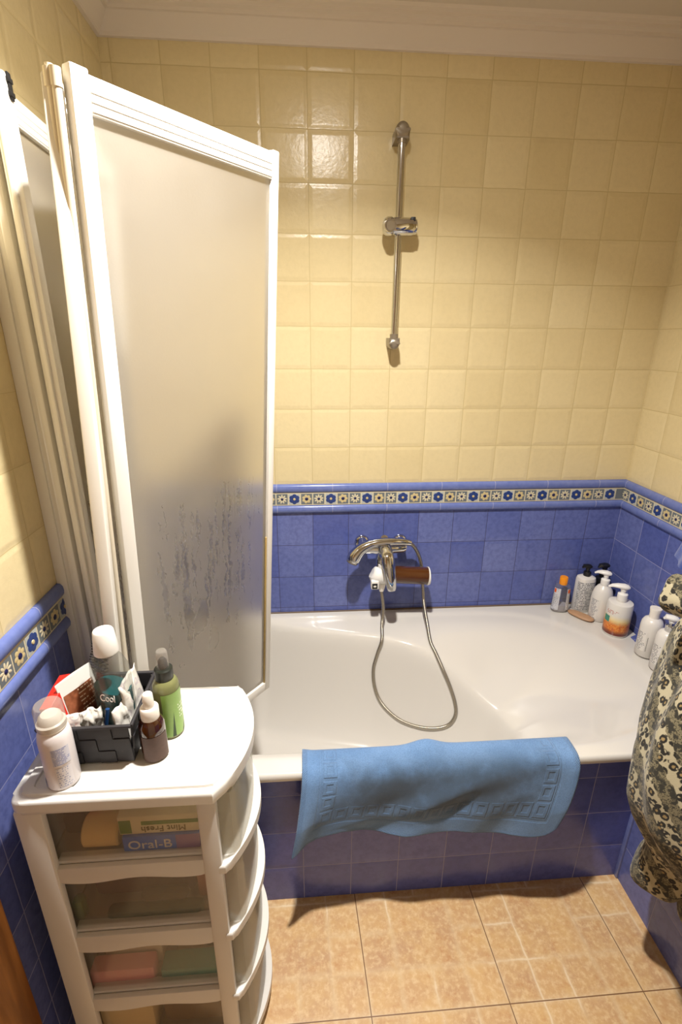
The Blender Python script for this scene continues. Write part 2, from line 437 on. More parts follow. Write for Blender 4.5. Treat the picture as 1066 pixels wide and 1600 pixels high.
def leopard():
    t = NT('animal_print_fleece'); co = t.co(); s = t.sep(co)
    w1 = t.ma('MULTIPLY', t.ma('SUBTRACT', t.noise(co, 42, 2), .5), .022)
    w2 = t.ma('MULTIPLY', t.ma('SUBTRACT', t.noise(co, 12, 2), .5), .020)
    b = t.ma('SUBTRACT', t.ma('MULTIPLY', s[1], .62), t.ma('MULTIPLY', s[2], .66))
    b = t.ma('ADD', t.ma('SUBTRACT', b, t.ma('MULTIPLY', s[0], .55)), t.ma('ADD', w1, w2))
    f = t.ma('FRACT', t.ma('DIVIDE', b, .062))
    vec = t.n('ShaderNodeVectorMath', operation='MULTIPLY'); t.put(vec.inputs[0], co); vec.inputs[1].default_value = (.8,1.1,.9)
    vo = t.vor(vec.outputs[0], 64); vo.inputs['Randomness'].default_value = .55
    dd = t.ma('ADD', vo.outputs['Distance'], t.ma('MULTIPLY', t.ma('SUBTRACT', t.noise(co, 170, 2), .5), .3))
    ring = t.ma('MULTIPLY', t.mr(dd, .16, .24), t.mr(dd, .54, .46))
    ring = t.ma('MULTIPLY', ring, t.mr(t.noise(co, 110, 1), .30, .38))
    cream = srgb(172,163,136); tan = srgb(146,124,82); ink = srgb(30,27,22)
    base = t.mix(t.mr(dd, .20, .30), tan, cream)
    leo = t.mix(ring, base, ink)
    sv = t.vor(co, 340); st = t.mr(sv.outputs['Distance'], .25, .55)
    stip = t.mix(st, srgb(52,48,37), srgb(120,112,88))
    blot = t.mix(t.mr(t.noise(co, 75, 2), .48, .56), stip, srgb(46,44,36))
    inb = t.ma('MULTIPLY', t.mr(f, .44, .47), t.mr(f, .95, .92))
    c = t.mix(inb, leo, blot)
    return t.done(t.bsdf(c, .95, 0, t.bump(t.noise(co, 600, 2), .5, .0015), Sheen_Weight=.15))
M['leopard'] = leopard()

def fineprint(name, paper, ink, rows, dens=.5, gloss=.35, ucells=26, thick=.5):
    """rows of tiny unreadable print on a label, in label UV"""
    t = NT(name); s = t.sep(t.co('UV'))
    r = t.ma('MULTIPLY', s[1], float(rows)); fr = t.ma('FRACT', r); row = t.ma('FLOOR', r)
    w = t.n('ShaderNodeTexWhiteNoise'); t.put(w.inputs['Vector'], t.comb(t.ma('FLOOR', t.ma('MULTIPLY', s[0], float(ucells))), row, 7.))
    end = t.n('ShaderNodeTexWhiteNoise'); t.put(end.inputs['Vector'], t.comb(row, 3., 9.))
    m = t.ma('MULTIPLY', t.ma('LESS_THAN', t.ma('ABSOLUTE', t.ma('SUBTRACT', fr, .5)), thick*.5), t.ma('LESS_THAN', w.outputs['Value'], dens))
    m = t.ma('MULTIPLY', m, t.ma('MULTIPLY', t.ma('GREATER_THAN', s[0], .05), t.ma('LESS_THAN', s[0], t.ma('ADD', .6, t.ma('MULTIPLY', end.outputs['Value'], .36)))))
    return t.done(t.bsdf(t.mix(t.ma('MULTIPLY', m, .8), paper, ink), gloss))

# ------------------------------------------------------------------ camera
cx, cy, cz = .5305, -1.6813, 1.5
yaw, pitch, roll = .0756, .3425, .0069
F = Vector((math.sin(yaw)*math.cos(pitch), math.cos(yaw)*math.cos(pitch), -math.sin(pitch)))
R = Vector((math.cos(yaw), -math.sin(yaw), 0)); U = R.cross(F)
R2 = R*math.cos(roll)+U*math.sin(roll); U2 = -R*math.sin(roll)+U*math.cos(roll)
cam = bpy.data.cameras.new('camera'); co_ = bpy.data.objects.new('camera', cam); COL.objects.link(co_)
co_.matrix_world = Matrix(((R2.x,U2.x,-F.x,cx),(R2.y,U2.y,-F.y,cy),(R2.z,U2.z,-F.z,cz),(0,0,0,1)))
cam.sensor_width = 36; cam.sensor_fit = 'AUTO'; cam.lens = 36*759.27/1600; cam.clip_start = .02
SC.camera = co_

# ------------------------------------------------------------------ setting
XW, XN, YA_, YF, ZC, ZB = 1.735, 1.43, -.742, -2.35, 2.315, .99
def wall(name, quad, mats, thick):
    """two-band tiled wall: quad = (p,q) ends in plan, thick = outward vector"""
    mb = MB(); p, q = Vector(quad[0]+(0,)), Vector(quad[1]+(0,)); n = Vector(thick+(0,))
    for i, (z0, z1) in enumerate(((0, ZB), (ZB, ZC))):
        mb.mi = i
        v = [p, q, q+n, p+n]
        mb._add([a+Vector((0,0,z0)) for a in v]+[a+Vector((0,0,z1)) for a in v],
                [(0,3,2,1),(4,5,6,7),(0,1,5,4),(1,2,6,5),(2,3,7,6),(3,0,4,7)])
    return struct(name, mb, mats)
wall('wall_back', ((0,0),(XW,0)), [M['blu_back'], M['yel_back']], (0,.1))
wall('wall_left', ((0,YF),(0,.1)), [M['blu_left'], M['yel_left']], (-.1,0))
wall('wall_right', ((XW,.1),(XW,YA_)), [M['blu_right'], M['yel_right']], (.1,0))
wall('wall_right_entrance', ((XN,YA_),(XN,YF)), [M['blu_near'], M['yel_near']], (XW+.1-XN,0))
struct('wall_front', MB().box((-.1,YF-.1,0),(XW+.1,YF,ZC)), M['wallpaint'])
struct('floor', MB().box((-.1,YF-.1,-.1),(XW+.1,.1,0)), M['floor'])
struct('ceiling', MB().box((-.1,YF-.1,ZC),(XW+.1,.1,ZC+.1)), M['paint'])
struct('wall_bath_front', MB().box((.002,YA_,0),(XN+.003,YA_+.02,.456)), M['apron'])

# mouldings: two liner strips and a relief frieze between them
def place(o, d, n):
    """matrix: local x along d, y out of the wall, z up"""
    d = Vector(d); n = Vector(n)
    return Matrix(((d.x,n.x,0,o[0]),(d.y,n.y,0,o[1]),(0,0,1,o[2]),(0,0,0,1)))
def liner(mb, Mx, L, zc, hw, out):
    prof = [(0,-hw),(out*.55,-hw*.95),(out*.9,-hw*.55),(out,0),(out*.9,hw*.55),(out*.55,hw*.95),(0,hw)]
    v = [(0,a,zc+b) for a, b in prof]+[(L,a,zc+b) for a, b in prof]; n = len(prof)
    mb._add(v, [(i,i+1,n+i+1,n+i) for i in range(n-1)]+[tuple(range(n-1,-1,-1)), tuple(range(n,2*n))], Mx, True)
FR = [plain('frieze_cream', srgb(216,206,176), .3), plain('frieze_greyblue', srgb(118,126,132), .3, var=.3), plain('frieze_cobalt', srgb(50,72,136), .25, var=.3),
      plain('frieze_yellow', srgb(208,190,142), .3), plain('frieze_navy', srgb(30,34,80), .3), plain('frieze_pale', srgb(186,190,186), .3)]
def petal(mb, Mx, cx_, cz_, ang, r0, r1, w, y):
    pts = []
    for k in range(9):
        a = PI*k/8; pts.append((r0+(r1-r0)*(1-math.cos(a))/2, w*math.sin(a)))
    out = pts + [(p, -q) for p, q in reversed(pts[1:-1])]
    ca, sa = math.cos(ang), math.sin(ang)
    n = len(out); mid = (r0+r1)/2
    V = [(cx_+p*ca-q*sa, y, cz_+p*sa+q*ca) for p, q in out] + [(cx_+mid*ca, y+.0014, cz_+mid*sa)]
    mb._add(V, [(i,(i+1)%n,n) for i in range(n)], Mx, True)
def frieze(name, o, d, n, L, first, phase):
    Mx = place(o, d, n); c = T/3; z0, z1 = .930, .977; zm = (z0+z1)/2
    mb = MB(); mb.box((0,0,z0),(L,.006,z1), M=Mx)
    k = -1
    while True:
        k += 1
        x = first + (k-3)*c
        if x + c < .004: continue
        if x > L-.004: break
        a, b = max(x+.0022, .001), min(x+c-.0022, L-.001)
        if b-a < .004: continue
        ty = (k+phase) % 3
        mb.mi = (1, 5, 1)[ty]
        mb.box((a,.002,z0+.004),(b,.0068,z1-.004), M=Mx)
        xm = x + c/2
        if xm-.019 < 0 or xm+.019 > L: continue
        y = .0071
        if ty == 0:
            mb.mi = 0
            for q in range(9): petal(mb, Mx, xm, zm, q*2*PI/9+.2, .004, .0175, .0030, y)
            mb.mi = 4; mb.lathe([(.0052,0),(.004,.0016),(0,.002)], 10, M=Mx@Matrix.Translation((xm,y,zm))@Matrix.Rotation(-PI/2,4,'X'))
        elif ty == 1:
            mb.mi = 2
            for q in range(6): petal(mb, Mx, xm, zm, q*PI/3+.5, .001, .0192, .0088, y+.0002*(q%2))
            mb.mi = 3; mb.lathe([(.0050,0),(.004,.0022),(0,.0028)], 10, M=Mx@Matrix.Translation((xm,y,zm))@Matrix.Rotation(-PI/2,4,'X'))
        else:
            mb.mi = 3
            for q in range(7): petal(mb, Mx, xm, zm, q*2*PI/7, .004, .0172, .0054, y)
            mb.mi = 4; mb.lathe([(.0066,0),(.005,.0018),(0,.0022)], 10, M=Mx@Matrix.Translation((xm,y,zm))@Matrix.Rotation(-PI/2,4,'X'))
    return struct(name, mb, FR, sharp=50)
e_ = .0003
frieze('trim_1', (0,0,0), (1,0,0), (0,-1,0), XW, .0264, 0)
frieze('trim_2', (XW,0,0), (0,-1,0), (-1,0,0), -YA_, 0, 0)
frieze('trim_3', (0,-.28,0), (0,-1,0), (1,0,0), 1.9, .42, 1)
for i, (o, d, n, L, m) in enumerate((((0,0,0),(1,0,0),(0,-1,0),XW,'lin_x'), ((XW,0,0),(0,-1,0),(-1,0,0),-YA_,'lin_y'), ((0,-.28,0),(0,-1,0),(1,0,0),1.9,'lin_y'))):
    for j, (zc, hw) in enumerate(((.993,.0155),(.9145,.0145))):
        mb = MB(); liner(mb, place(o,d,n), L, zc, hw, .013); struct('trim_%d' % (4+i*2+j), mb, M[m], sharp=60)

# cornice
prof = [(0,2.250),(.010,2.250),(.012,2.258),(.022,2.266),(.034,2.278),(.042,2.290),(.050,2.290),(.053,2.297),(.066,2.300),(.069,2.307),(.082,2.309),(.088,2.316),(0,2.316)]
def cornice(name, o, d, n, L, mit0, mit1):
    Mx = place(o, d, n); N = len(prof)
    v = [(a*mit0, a, z) for a, z in prof] + [(L-a*mit1, a, z) for a, z in prof]
    mb = MB(); mb._add(v, [(i,(i+1)%N,N+(i+1)%N,N+i) for i in range(N)], Mx, True)
    struct(name, mb, M['plaster'], sharp=25)
cornice('trim_10', (0,0,0), (1,0,0), (0,-1,0), XW, 1, 1)
cornice('trim_11', (0,0,0), (0,-1,0), (1,0,0), -YF, 1, 0)
cornice('trim_12', (XW,0,0), (0,-1,0), (-1,0,0), -YA_, 1, 0)

# dark joint along the bath and the tiled ledge on the right side
mb = MB(); mb.tube([(.01,-.003,.485),(.5,-.003,.4835),(1.1,-.003,.4845),(1.73,-.003,.484)], .0035, 6)
struct('trim_13', mb, M['mould'])
mb = MB(); mb.prism([(1.688,-.742),(1.694,-.36),(1.700,-.25),(XW,-.235),(XW,-.742)], .470, .4865, .002)
struct('trim_14', mb, M['blu_right'])
mb = MB(); mb.box((XN-.006,YA_-.012,0),(XN+.002,YA_+.002,.47), .003)
struct('trim_15', mb, M['lin_y'])

# door casing on the left wall
mb = MB(); mb.box((-.01,-1.20,0),(.014,-1.098,2.05), .004); mb.box((-.01,-1.9,0),(.008,-1.2,2.03))
struct('door_1', mb, M['wood'])

# ------------------------------------------------------------------ bathtub
ZR = .482
def rpoly(poly, x, y):
    """signed inside distance to a closed polygon"""
    best = 1e9; ins = False; n = len(poly)
    for i in range(n):
        ax, ay = poly[i]; bx, by = poly[(i+1)%n]
        dx, dy = bx-ax, by-ay; L = dx*dx+dy*dy
        t = max(0, min(1, ((x-ax)*dx+(y-ay)*dy)/L)); ex, ey = ax+t*dx-x, ay+t*dy-y
        best = min(best, ex*ex+ey*ey)
        if (ay > y) != (by > y) and x < (bx-ax)*(y-ay)/(by-ay)+ax: ins = not ins
    d = math.sqrt(best); return d if ins else -d
OUT = [(.10,-.04),(.60,-.036),(1.185,-.038),(1.334,-.058),(1.40,-.082),(1.462,-.117),(1.515,-.165),(1.558,-.219),(1.585,-.265),(1.601,-.308),(1.612,-.36),
       (1.616,-.425),(1.612,-.53),(1.585,-.60),(1.52,-.65),(1.425,-.683),(1.333,-.706),(1.20,-.712),(.70,-.705),(.12,-.698),(.075,-.68),(.06,-.64),(.055,-.40),(.06,-.09),(.075,-.055)]
INN = [(.16,-.055),(.38,-.062),(.506,-.095),(.79,-.165),(.98,-.245),(1.10,-.33),(1.16,-.40),(1.19,-.48),(1.17,-.56),(1.10,-.62),(1.0,-.655),(.70,-.668),(.22,-.662),(.15,-.63),(.12,-.56),(.115,-.40),(.12,-.14)]
def tub_z(x, y):
    do = rpoly(OUT, x, y)
    if do <= 0: return ZR
    di = rpoly(INN, x, y)
    drop = .020 + .17*sstep(.85, 1.25, x) * sstep(-.05,-.3,y)
    lip = .006*sstep(0, .012, do)
    if di <= 0:
        t = do/(do-di)
        k = (1-x)*0
        return ZR - lip - (drop-.006)*(t if x < .9 else (t**1.4))
    D = .40
    q = min(1, di/.17); f = 1-(1-q)**2.1
    return ZR - drop - (D-drop)*f
def build_tub():
    x0, x1, y0, y1 = .004, XW-.004, -.752, -.002
    nx, ny = 230, 112
    Z = [[tub_z(x0+(x1-x0)*i/(nx-1), y0+(y1-y0)*j/(ny-1)) for i in range(nx)] for j in range(ny)]
    for it in range(5):                               # soften the creases
        Z2 = [r[:] for r in Z]
        for j in range(1, ny-1):
            for i in range(1, nx-1):
                Z2[j][i] = (Z[j][i]*2 + Z[j][i-1]+Z[j][i+1]+Z[j-1][i]+Z[j+1][i])/6
        Z = Z2
    mb = MB(); bm = mb.bm
    V = [[bm.verts.new((x0+(x1-x0)*i/(nx-1), y0+(y1-y0)*j/(ny-1), Z[j][i])) for i in range(nx)] for j in range(ny)]
    for j in range(ny-1):
        for i in range(nx-1):
            f = bm.faces.new((V[j][i],V[j][i+1],V[j+1][i+1],V[j+1][i])); f.smooth = True
    # rounded nose at the front
    prev = V[0]
    xr = XN-.004
    for dy, dz in ((-.004,-.0015),(-.007,-.005),(-.0085,-.010),(-.0085,-.016),(-.007,-.022),(-.003,-.0265),(.004,-.028),(.014,-.028)):
        row = [bm.verts.new((min(v.co.x, xr) if v.co.x > xr else v.co.x, y0+dy, ZR+dz)) for v in V[0]]
        for i in range(nx-1):
            if V[0][i].co.x <= xr:
                f = bm.faces.new((prev[i],row[i],row[i+1],prev[i+1])); f.smooth = True
        prev = row
    # keep the rim clear of the pier on the right
    return link('bathtub', mb, M['enamel'], sharp=0, recalc=True)
tag(build_tub(), 'white enamel bathtub set behind the blue tiled front', 'bathtub')

# ------------------------------------------------------------------ shower screen
scr = thing('shower_screen', 'white framed folding shower screen with frosted panes, folded at left', 'shower screen', (.03,-.70,ZR))
SO = (.03,-.70,ZR)
mb = MB()
mb.box((0,-.722,ZR+.001),(.022,-.676,1.885), .002); mb.box((.020,-.718,ZR+.001),(.034,-.706,1.885), .003); mb.box((.020,-.702,ZR+.001),(.030,-.690,1.885), .002)
link('wall_profile', mb, M['alu'], scr, SO)
def frame_axes(TL, ax, down):
    ax = Vector(ax).normalized(); dn = Vector(down).normalized(); n = dn.cross(ax).normalized(); dn = ax.cross(n).normalized()
    if dn.dot(Vector(down)) < 0: dn = -dn
    # local x across, y = outward normal, z = down
    return Matrix(((ax.x,n.x,dn.x,TL[0]),(ax.y,n.y,dn.y,TL[1]),(ax.z,n.z,dn.z,TL[2]),(0,0,0,1)))
def panel(TL, ax, down, w, h, ls, rs, ts, bs, th=.011, dirty=True):
    Mx = frame_axes(TL, ax, down)
    mb = MB()
    for (a, b) in (((0,-th,0),(ls,th,h)), ((w-rs,-th,.002),(w,th,h-.004))):
        mb.box(a, b, .003, 2, Mx)
    mb.box((ls-.001,-th*.85,.016),(w-rs+.001,th*.85,.016+ts), .0025, 2, Mx)          # top rail
    mb.box((ls-.001,-th*.6,.004),(w-rs+.001,th*.35,.018), .002, 2, Mx)               # raised gutter on the rail
    mb.box((ls-.001,-th*.85,h-bs-.004),(w-rs+.001,th*.85,h-.004), .0025, 2, Mx)
    # ribs pressed into the rails
    for k in range(3): mb.box((ls,-th*.95,.022+k*.011),(w-rs,th*.95,.027+k*.011), .0012, 1, Mx)
    fr = link('panel_frame', mb, M['alu'], scr, SO)
    mp = MB(); x0, x1, z0, z1 = ls-.004, w-rs+.004, .016+ts-.004, h-bs
    def pt(s):
        return lambda u, v: (x0+(x1-x0)*u, s, z0+(z1-z0)*v)
    mp.grid(2, 2, pt(.002), Mx); mp.grid(2, 2, pt(-.002), Mx, True)
    c = [(0,0),(1,0),(1,1),(0,1)]
    pv = [Mx @ Vector(pt(s)(u,v)) for s in (.002,-.002) for u, v in c]
    mp._add(pv, [(0,4,5,1),(1,5,6,2),(2,6,7,3),(3,7,4,0)])
    bmesh.ops.remove_doubles(mp.bm, verts=mp.bm.verts, dist=1e-5)
    link('pane', mp, M['frost'], fr)
    bpy.data.objects[fr.name].children
    fr.children[0].data.transform(Matrix.Translation(-Vector(SO)))
    ms = MB()
    ms.box((x1-.0075,th*.2,z0+(z1-z0)*.62),(x1-.0035,th*.7,z1), .001, 1, Mx)
    link('pane_seal', ms, M['seal_y'] if dirty else M['seal'], fr, SO)
    return Mx, fr
# front leaf: leans a little, its top towards the room
ya, t2 = .869, -.083
axf = Vector((math.cos(ya), math.sin(ya), .005)).normalized()
nf = Vector((math.sin(ya), -math.cos(ya), 0))
dnf = (-Vector((0,0,1))*math.cos(t2) + nf*math.sin(t2))
Mf, ff = panel((.216,-.834,1.85), axf, dnf, .413, 1.368, .027, .018, .036, .030)
def hinge(mb, p0, p1, r=.008): mb.tube([p0, p1], r, 12)
# middle leaf, seen on edge
T2 = Vector((.194,-.836,1.838)); B2 = T2 + dnf*1.366
ax2 = Vector((-.075,.43,0)).normalized()
M2, f2 = panel(T2, ax2, dnf, .40, 1.366, .030, .030, .036, .030, dirty=False)
# leaf beside the wall
M1, f1 = panel((.052,-.712,1.884), (-.01,.42,0), (0,0,-1), .40, 1.398, .030, .030, .036, .030, dirty=False)
mb = MB()
mb.box((.034,-.728,ZR+.004),(.050,-.700,1.884), .004); mb.box((.058,-.730,ZR+.004),(.084,-.706,1.882), .004); mb.box((.066,-.737,ZR+.004),(.074,-.728,1.880), .002)
link('hinge_post', mb, M['alu'], scr, SO)
mb = MB(); mb.box((.0835,-.722,1.846),(.087,-.712,1.882), .001)
for k in range(2): mb.box((.0835,-.724,1.850+k*.018),(.0885,-.711,1.857+k*.018), .001)
link('hinge_clip', mb, M['dark'], scr, SO)
mb = MB()
a = Vector((.207,-.840,1.846)); off = nf*.004
for dx, rr, z0 in ((-.016,.0055,0),(-.004,.0065,.014)):
    q = a + Vector((dx*.7, dx*-.2, 0))
    mb.tube([q+dnf*z0, q+dnf*1.36], rr, 10)
link('hinge_post', mb, M['alu_old'], scr, SO)
mb = MB()
for dx in (-.017,-.004):
    q = a + Vector((dx*.7, dx*-.2, 0)); mb.tube([q+dnf*.004, q+dnf*.026], .0075, 12); mb.tube([q+dnf*.034, q+dnf*.052], .004, 8)
link('hinge_cap', mb, M['alu_old'], scr, SO)

# ------------------------------------------------------------------ slide rail
RX = .82
rail = thing('shower_rail', 'chrome shower slide rail with two wall brackets on the cream tiles', 'shower rail', (RX,0,1.48))
RO = (RX,0,1.48)
mb = MB(); mb.tube([(RX,-.048,2.05),(RX,-.048,1.488)], .0102, 20); link('rail', mb, M['chrome'], rail, RO)
def bracket(up):
    """dome ended shell standing off the wall, the rod enters its flat end"""
    mb = MB(); sg = 1 if up else -1; zc = 2.050 if up else 1.488
    w, hl = (.0205, .028) if up else (.0175, .022)
    pts = [(-w, -hl*.7), (-w, 0)] + [(-w*math.cos(PI*k/16), w*1.15*math.sin(PI*k/16)) for k in range(1, 16)] + [(w, 0), (w, -hl*.7)]
    pts = [(x, z*sg) for x, z in pts]
    if not up: pts = pts[::-1]
    Mw = Matrix(((1,0,0,RX),(0,0,-1,-.0005),(0,1,0,zc),(0,0,0,1)))
    mb.prism(pts, 0, .066, .012, 5, Mw, bottom=False)
    mb.tube([(RX,-.048,zc-sg*.012),(RX,-.048,zc-sg*.027)], .0135, 20)
    return mb
link('bracket', bracket(True), M['satin'], rail, RO)
link('bracket', bracket(False), M['satin'], rail, RO)
mb = MB()
My = Matrix.Translation((RX,-.052,1.815))@Matrix.Rotation(PI/2,4,'Y')
mb.lathe([(0,-.048),(.012,-.0475),(.021,-.043),(.0255,-.035),(.026,-.022),(.0235,-.019),(.0232,-.017),(.0245,-.016),(.0245,.040),(.022,.043),(.021,.052),(.012,.056),(0,.056)], 32, M=My)
sl = link('slider', mb, M['chrome'], rail, RO)
mb = MB(); mb.tube([(RX-.030,-.055,1.815),(RX-.030,-.085,1.812)], [.020,.0165], 20); mb.tube([(RX-.030,-.084,1.812),(RX-.030,-.0905,1.811)], [.0135,.0125], 20)
link('handset_holder', mb, M['chrome'], sl, RO)
mb = MB(); mb.box((RX+.033,-.071,1.826),(RX+.047,-.060,1.838), .002); link('locking_notch', mb, M['dark'], sl, RO)

# ------------------------------------------------------------------ mixer, filter, handset, hose
mix = thing('bath_mixer', 'chrome single lever bath mixer on the blue tiles', 'tap', (.81,0,.80)); XO = (.81,0,.80)
for x in (.738, .882):
    mb = MB(); mb.lathe([(.028,0),(.0275,.006),(.023,.013),(.017,.016),(.016,.03)], 28, M=Matrix.Translation((x,-.0005,.779))@Matrix.Rotation(PI/2,4,'X'))
    link('wall_flange', mb, M['chrome'], mix, XO)
mb = MB()
mb.tube([(.728,-.060,.776),(.738,-.060,.776),(.77,-.061,.775),(.80,-.062,.774),(.82,-.062,.774),(.85,-.061,.775),(.882,-.060,.776),(.893,-.060,.776)],
        [.014,.019,.0185,.022,.022,.0185,.019,.014], 22)
for x in (.738,.882): mb.tube([(x,-.01,.786),(x,-.06,.776)], .0165, 18)
mb.tube([(.812,-.050,.796),(.812,-.072,.786),(.813,-.100,.774),(.814,-.118,.762)], [.022,.025,.025,.023], 24)
mb.tube([(.812,-.062,.79),(.800,-.075,.745),(.797,-.08,.715)], [.021,.019,.016], 20)
link('mixer_body', mb, M['chrome'], mix, XO)
mb = MB()
lv = smooth_path([(.813,-.105,.785),(.815,-.130,.772),(.819,-.146,.742),(.824,-.155,.705),(.828,-.160,.668),(.829,-.161,.655)], 24)
mb.tube(lv, [.022+.004*math.sin(i/23*PI)-.0085*(i/23) for i in range(24)], 18, flat=.62, up=(0,-1,.4))
link('lever', mb, M['chrome'], mix, XO)
mb = MB(); mb.tube([(.812,-.060,.810),(.812,-.070,.818)], [.016,.014], 16); link('handset_cradle', mb, M['chrome'], mix, XO)

fil = thing('shower_filter', 'shower water filter with white end and brown tube under the mixer', 'shower filter', (.86,-.085,.675)); FO = (.86,-.085,.675)
FY, FZ = -.088, .682
mb = MB()
mb.tube([(.846,FY,FZ),(.974,FY,FZ-.010)], .0325, 32)
link('filter_tube', mb, M['filtertube'], fil, FO)
mb = MB(); mb.tube([(.973,FY,FZ-.010),(.978,FY,FZ-.0105),(.981,FY,FZ-.0105)], [.0345,.0345,.032], 32)
link('end_cap', mb, M['wplastic'], fil, FO)
mb = MB(); mb.tube([(.838,FY,FZ),(.848,FY,FZ)], .034, 32); link('collar', mb, M['wplastic'], fil, FO)
mb = MB()
mb.tube([(.764,FY,FZ+.004),(.767,FY,FZ+.002),(.778,FY,FZ),(.794,FY,FZ),(.797,FY,FZ),(.799,FY,FZ),(.802,FY,FZ),(.840,FY,FZ)], [.014,.023,.031,.034,.034,.0325,.0345,.0345], 36)
mb.box((.761,FY-.034,FZ-.044),(.790,FY-.004,FZ-.008), .005, 3)
mb.tube([(.806,FY,FZ+.025),(.806,FY,FZ+.045)], .018, 20)
hs = link('filter_housing', mb, M['wplastic'], fil, FO)
mb = MB(); mb.box((.764,FY-.0352,FZ-.040),(.784,FY-.032,FZ-.018), .0012); bd = link('badge', mb, M['dark'], hs, FO)
bd['label'] = 'small dark square badge'
mb = MB(); mb.lathe([(0,0),(.0055,0),(.0055,.0008),(0,.0008)], 20, sy=.65, M=Matrix.Translation((.774,FY-.0353,FZ-.029))@Matrix.Rotation(PI/2,4,'X'))
link('badge_emblem', mb, M['cream'], hs, FO)
mb = MB(); mb.tube([(.806,FY,FZ-.034),(.805,FY-.001,FZ-.050),(.804,FY-.002,FZ-.066)], [.015,.012,.0085], 18); link('outlet_nut', mb, M['cream'], fil, FO)

hand = thing('hand_shower', 'chrome hand shower lying across the top of the mixer', 'hand shower', (.80,-.062,.829)); HO = (.80,-.062,.829)
hp = smooth_path([(.905,-.080,.803),(.886,-.083,.808),(.845,-.085,.812),(.800,-.085,.811),(.762,-.086,.804),(.728,-.089,.789),(.704,-.094,.766),(.692,-.099,.742)], 44)
mb = MB(); mb.tube(hp, [lerp_table([(0,.0120),(.25,.0150),(.55,.0175),(.72,.0225),(.88,.0275),(.96,.0270),(1,.022)], i/43) for i in range(44)], 22, flat=.92)
link('handle', mb, M['chrome'], hand, HO)
d_ = (hp[-1]-hp[-2]).normalized(); hd = Matrix.Translation(hp[-1]) @ d_.to_track_quat('Z','Y').to_matrix().to_4x4()
mb = MB(); mb.lathe([(.0212,-.001),(.0200,.004),(.014,.007),(0,.0075)], 26, M=hd); link('spray_face', mb, M['satin'], hand, HO)

HOSE = [(0.804,-0.090,0.617),
        (0.811,-0.105,0.552),
        (0.805,-0.125,0.495),
        (0.799,-0.171,0.457),
        (0.783,-0.179,0.402),
        (0.769,-0.189,0.345),
        (0.771,-0.207,0.287),
        (0.788,-0.230,0.239),
        (0.821,-0.257,0.205),
        (0.865,-0.285,0.184),
        (0.923,-0.311,0.178),
        (0.979,-0.335,0.191),
        (1.021,-0.346,0.216),
        (1.042,-0.341,0.253),
        (1.042,-0.324,0.291),
        (1.027,-0.297,0.342),
        (1.005,-0.269,0.394),
        (0.987,-0.237,0.434),
        (0.975,-0.194,0.457),
        (0.975,-0.135,0.495),
        (0.974,-0.075,0.542),
        (0.972,-0.050,0.597),
        (0.968,-0.042,0.648),
        (0.960,-0.040,0.701),
        (0.944,-0.045,0.746),
        (0.920,-0.055,0.783),
        (0.889,-0.064,0.800)]
hz = bpy.data.objects.new('x', None)
def hose():
    base = smooth_path(HOSE, 400)
    # resample evenly, ridges every 3.4 mm
    L = [0]
    for a, b in zip(base, base[1:]): L.append(L[-1]+(b-a).length)
    n = int(L[-1]/.00115); pts = []; j = 0
    for i in range(n):
        s = L[-1]*i/(n-1)
        while j < len(L)-2 and L[j+1] < s: j += 1
        pts.append(base[j].lerp(base[j+1], (s-L[j])/max(1e-9, L[j+1]-L[j])))
    mb = MB(); mb.tube(pts, [.0069 if i % 3 else .0056 for i in range(n)], 10)
    return mb
bpy.data.objects.remove(hz)
ho = link('shower_hose', hose(), M['hose'], sharp=0)
tag(ho, 'ribbed metal shower hose looping down into the bathtub', 'hose')

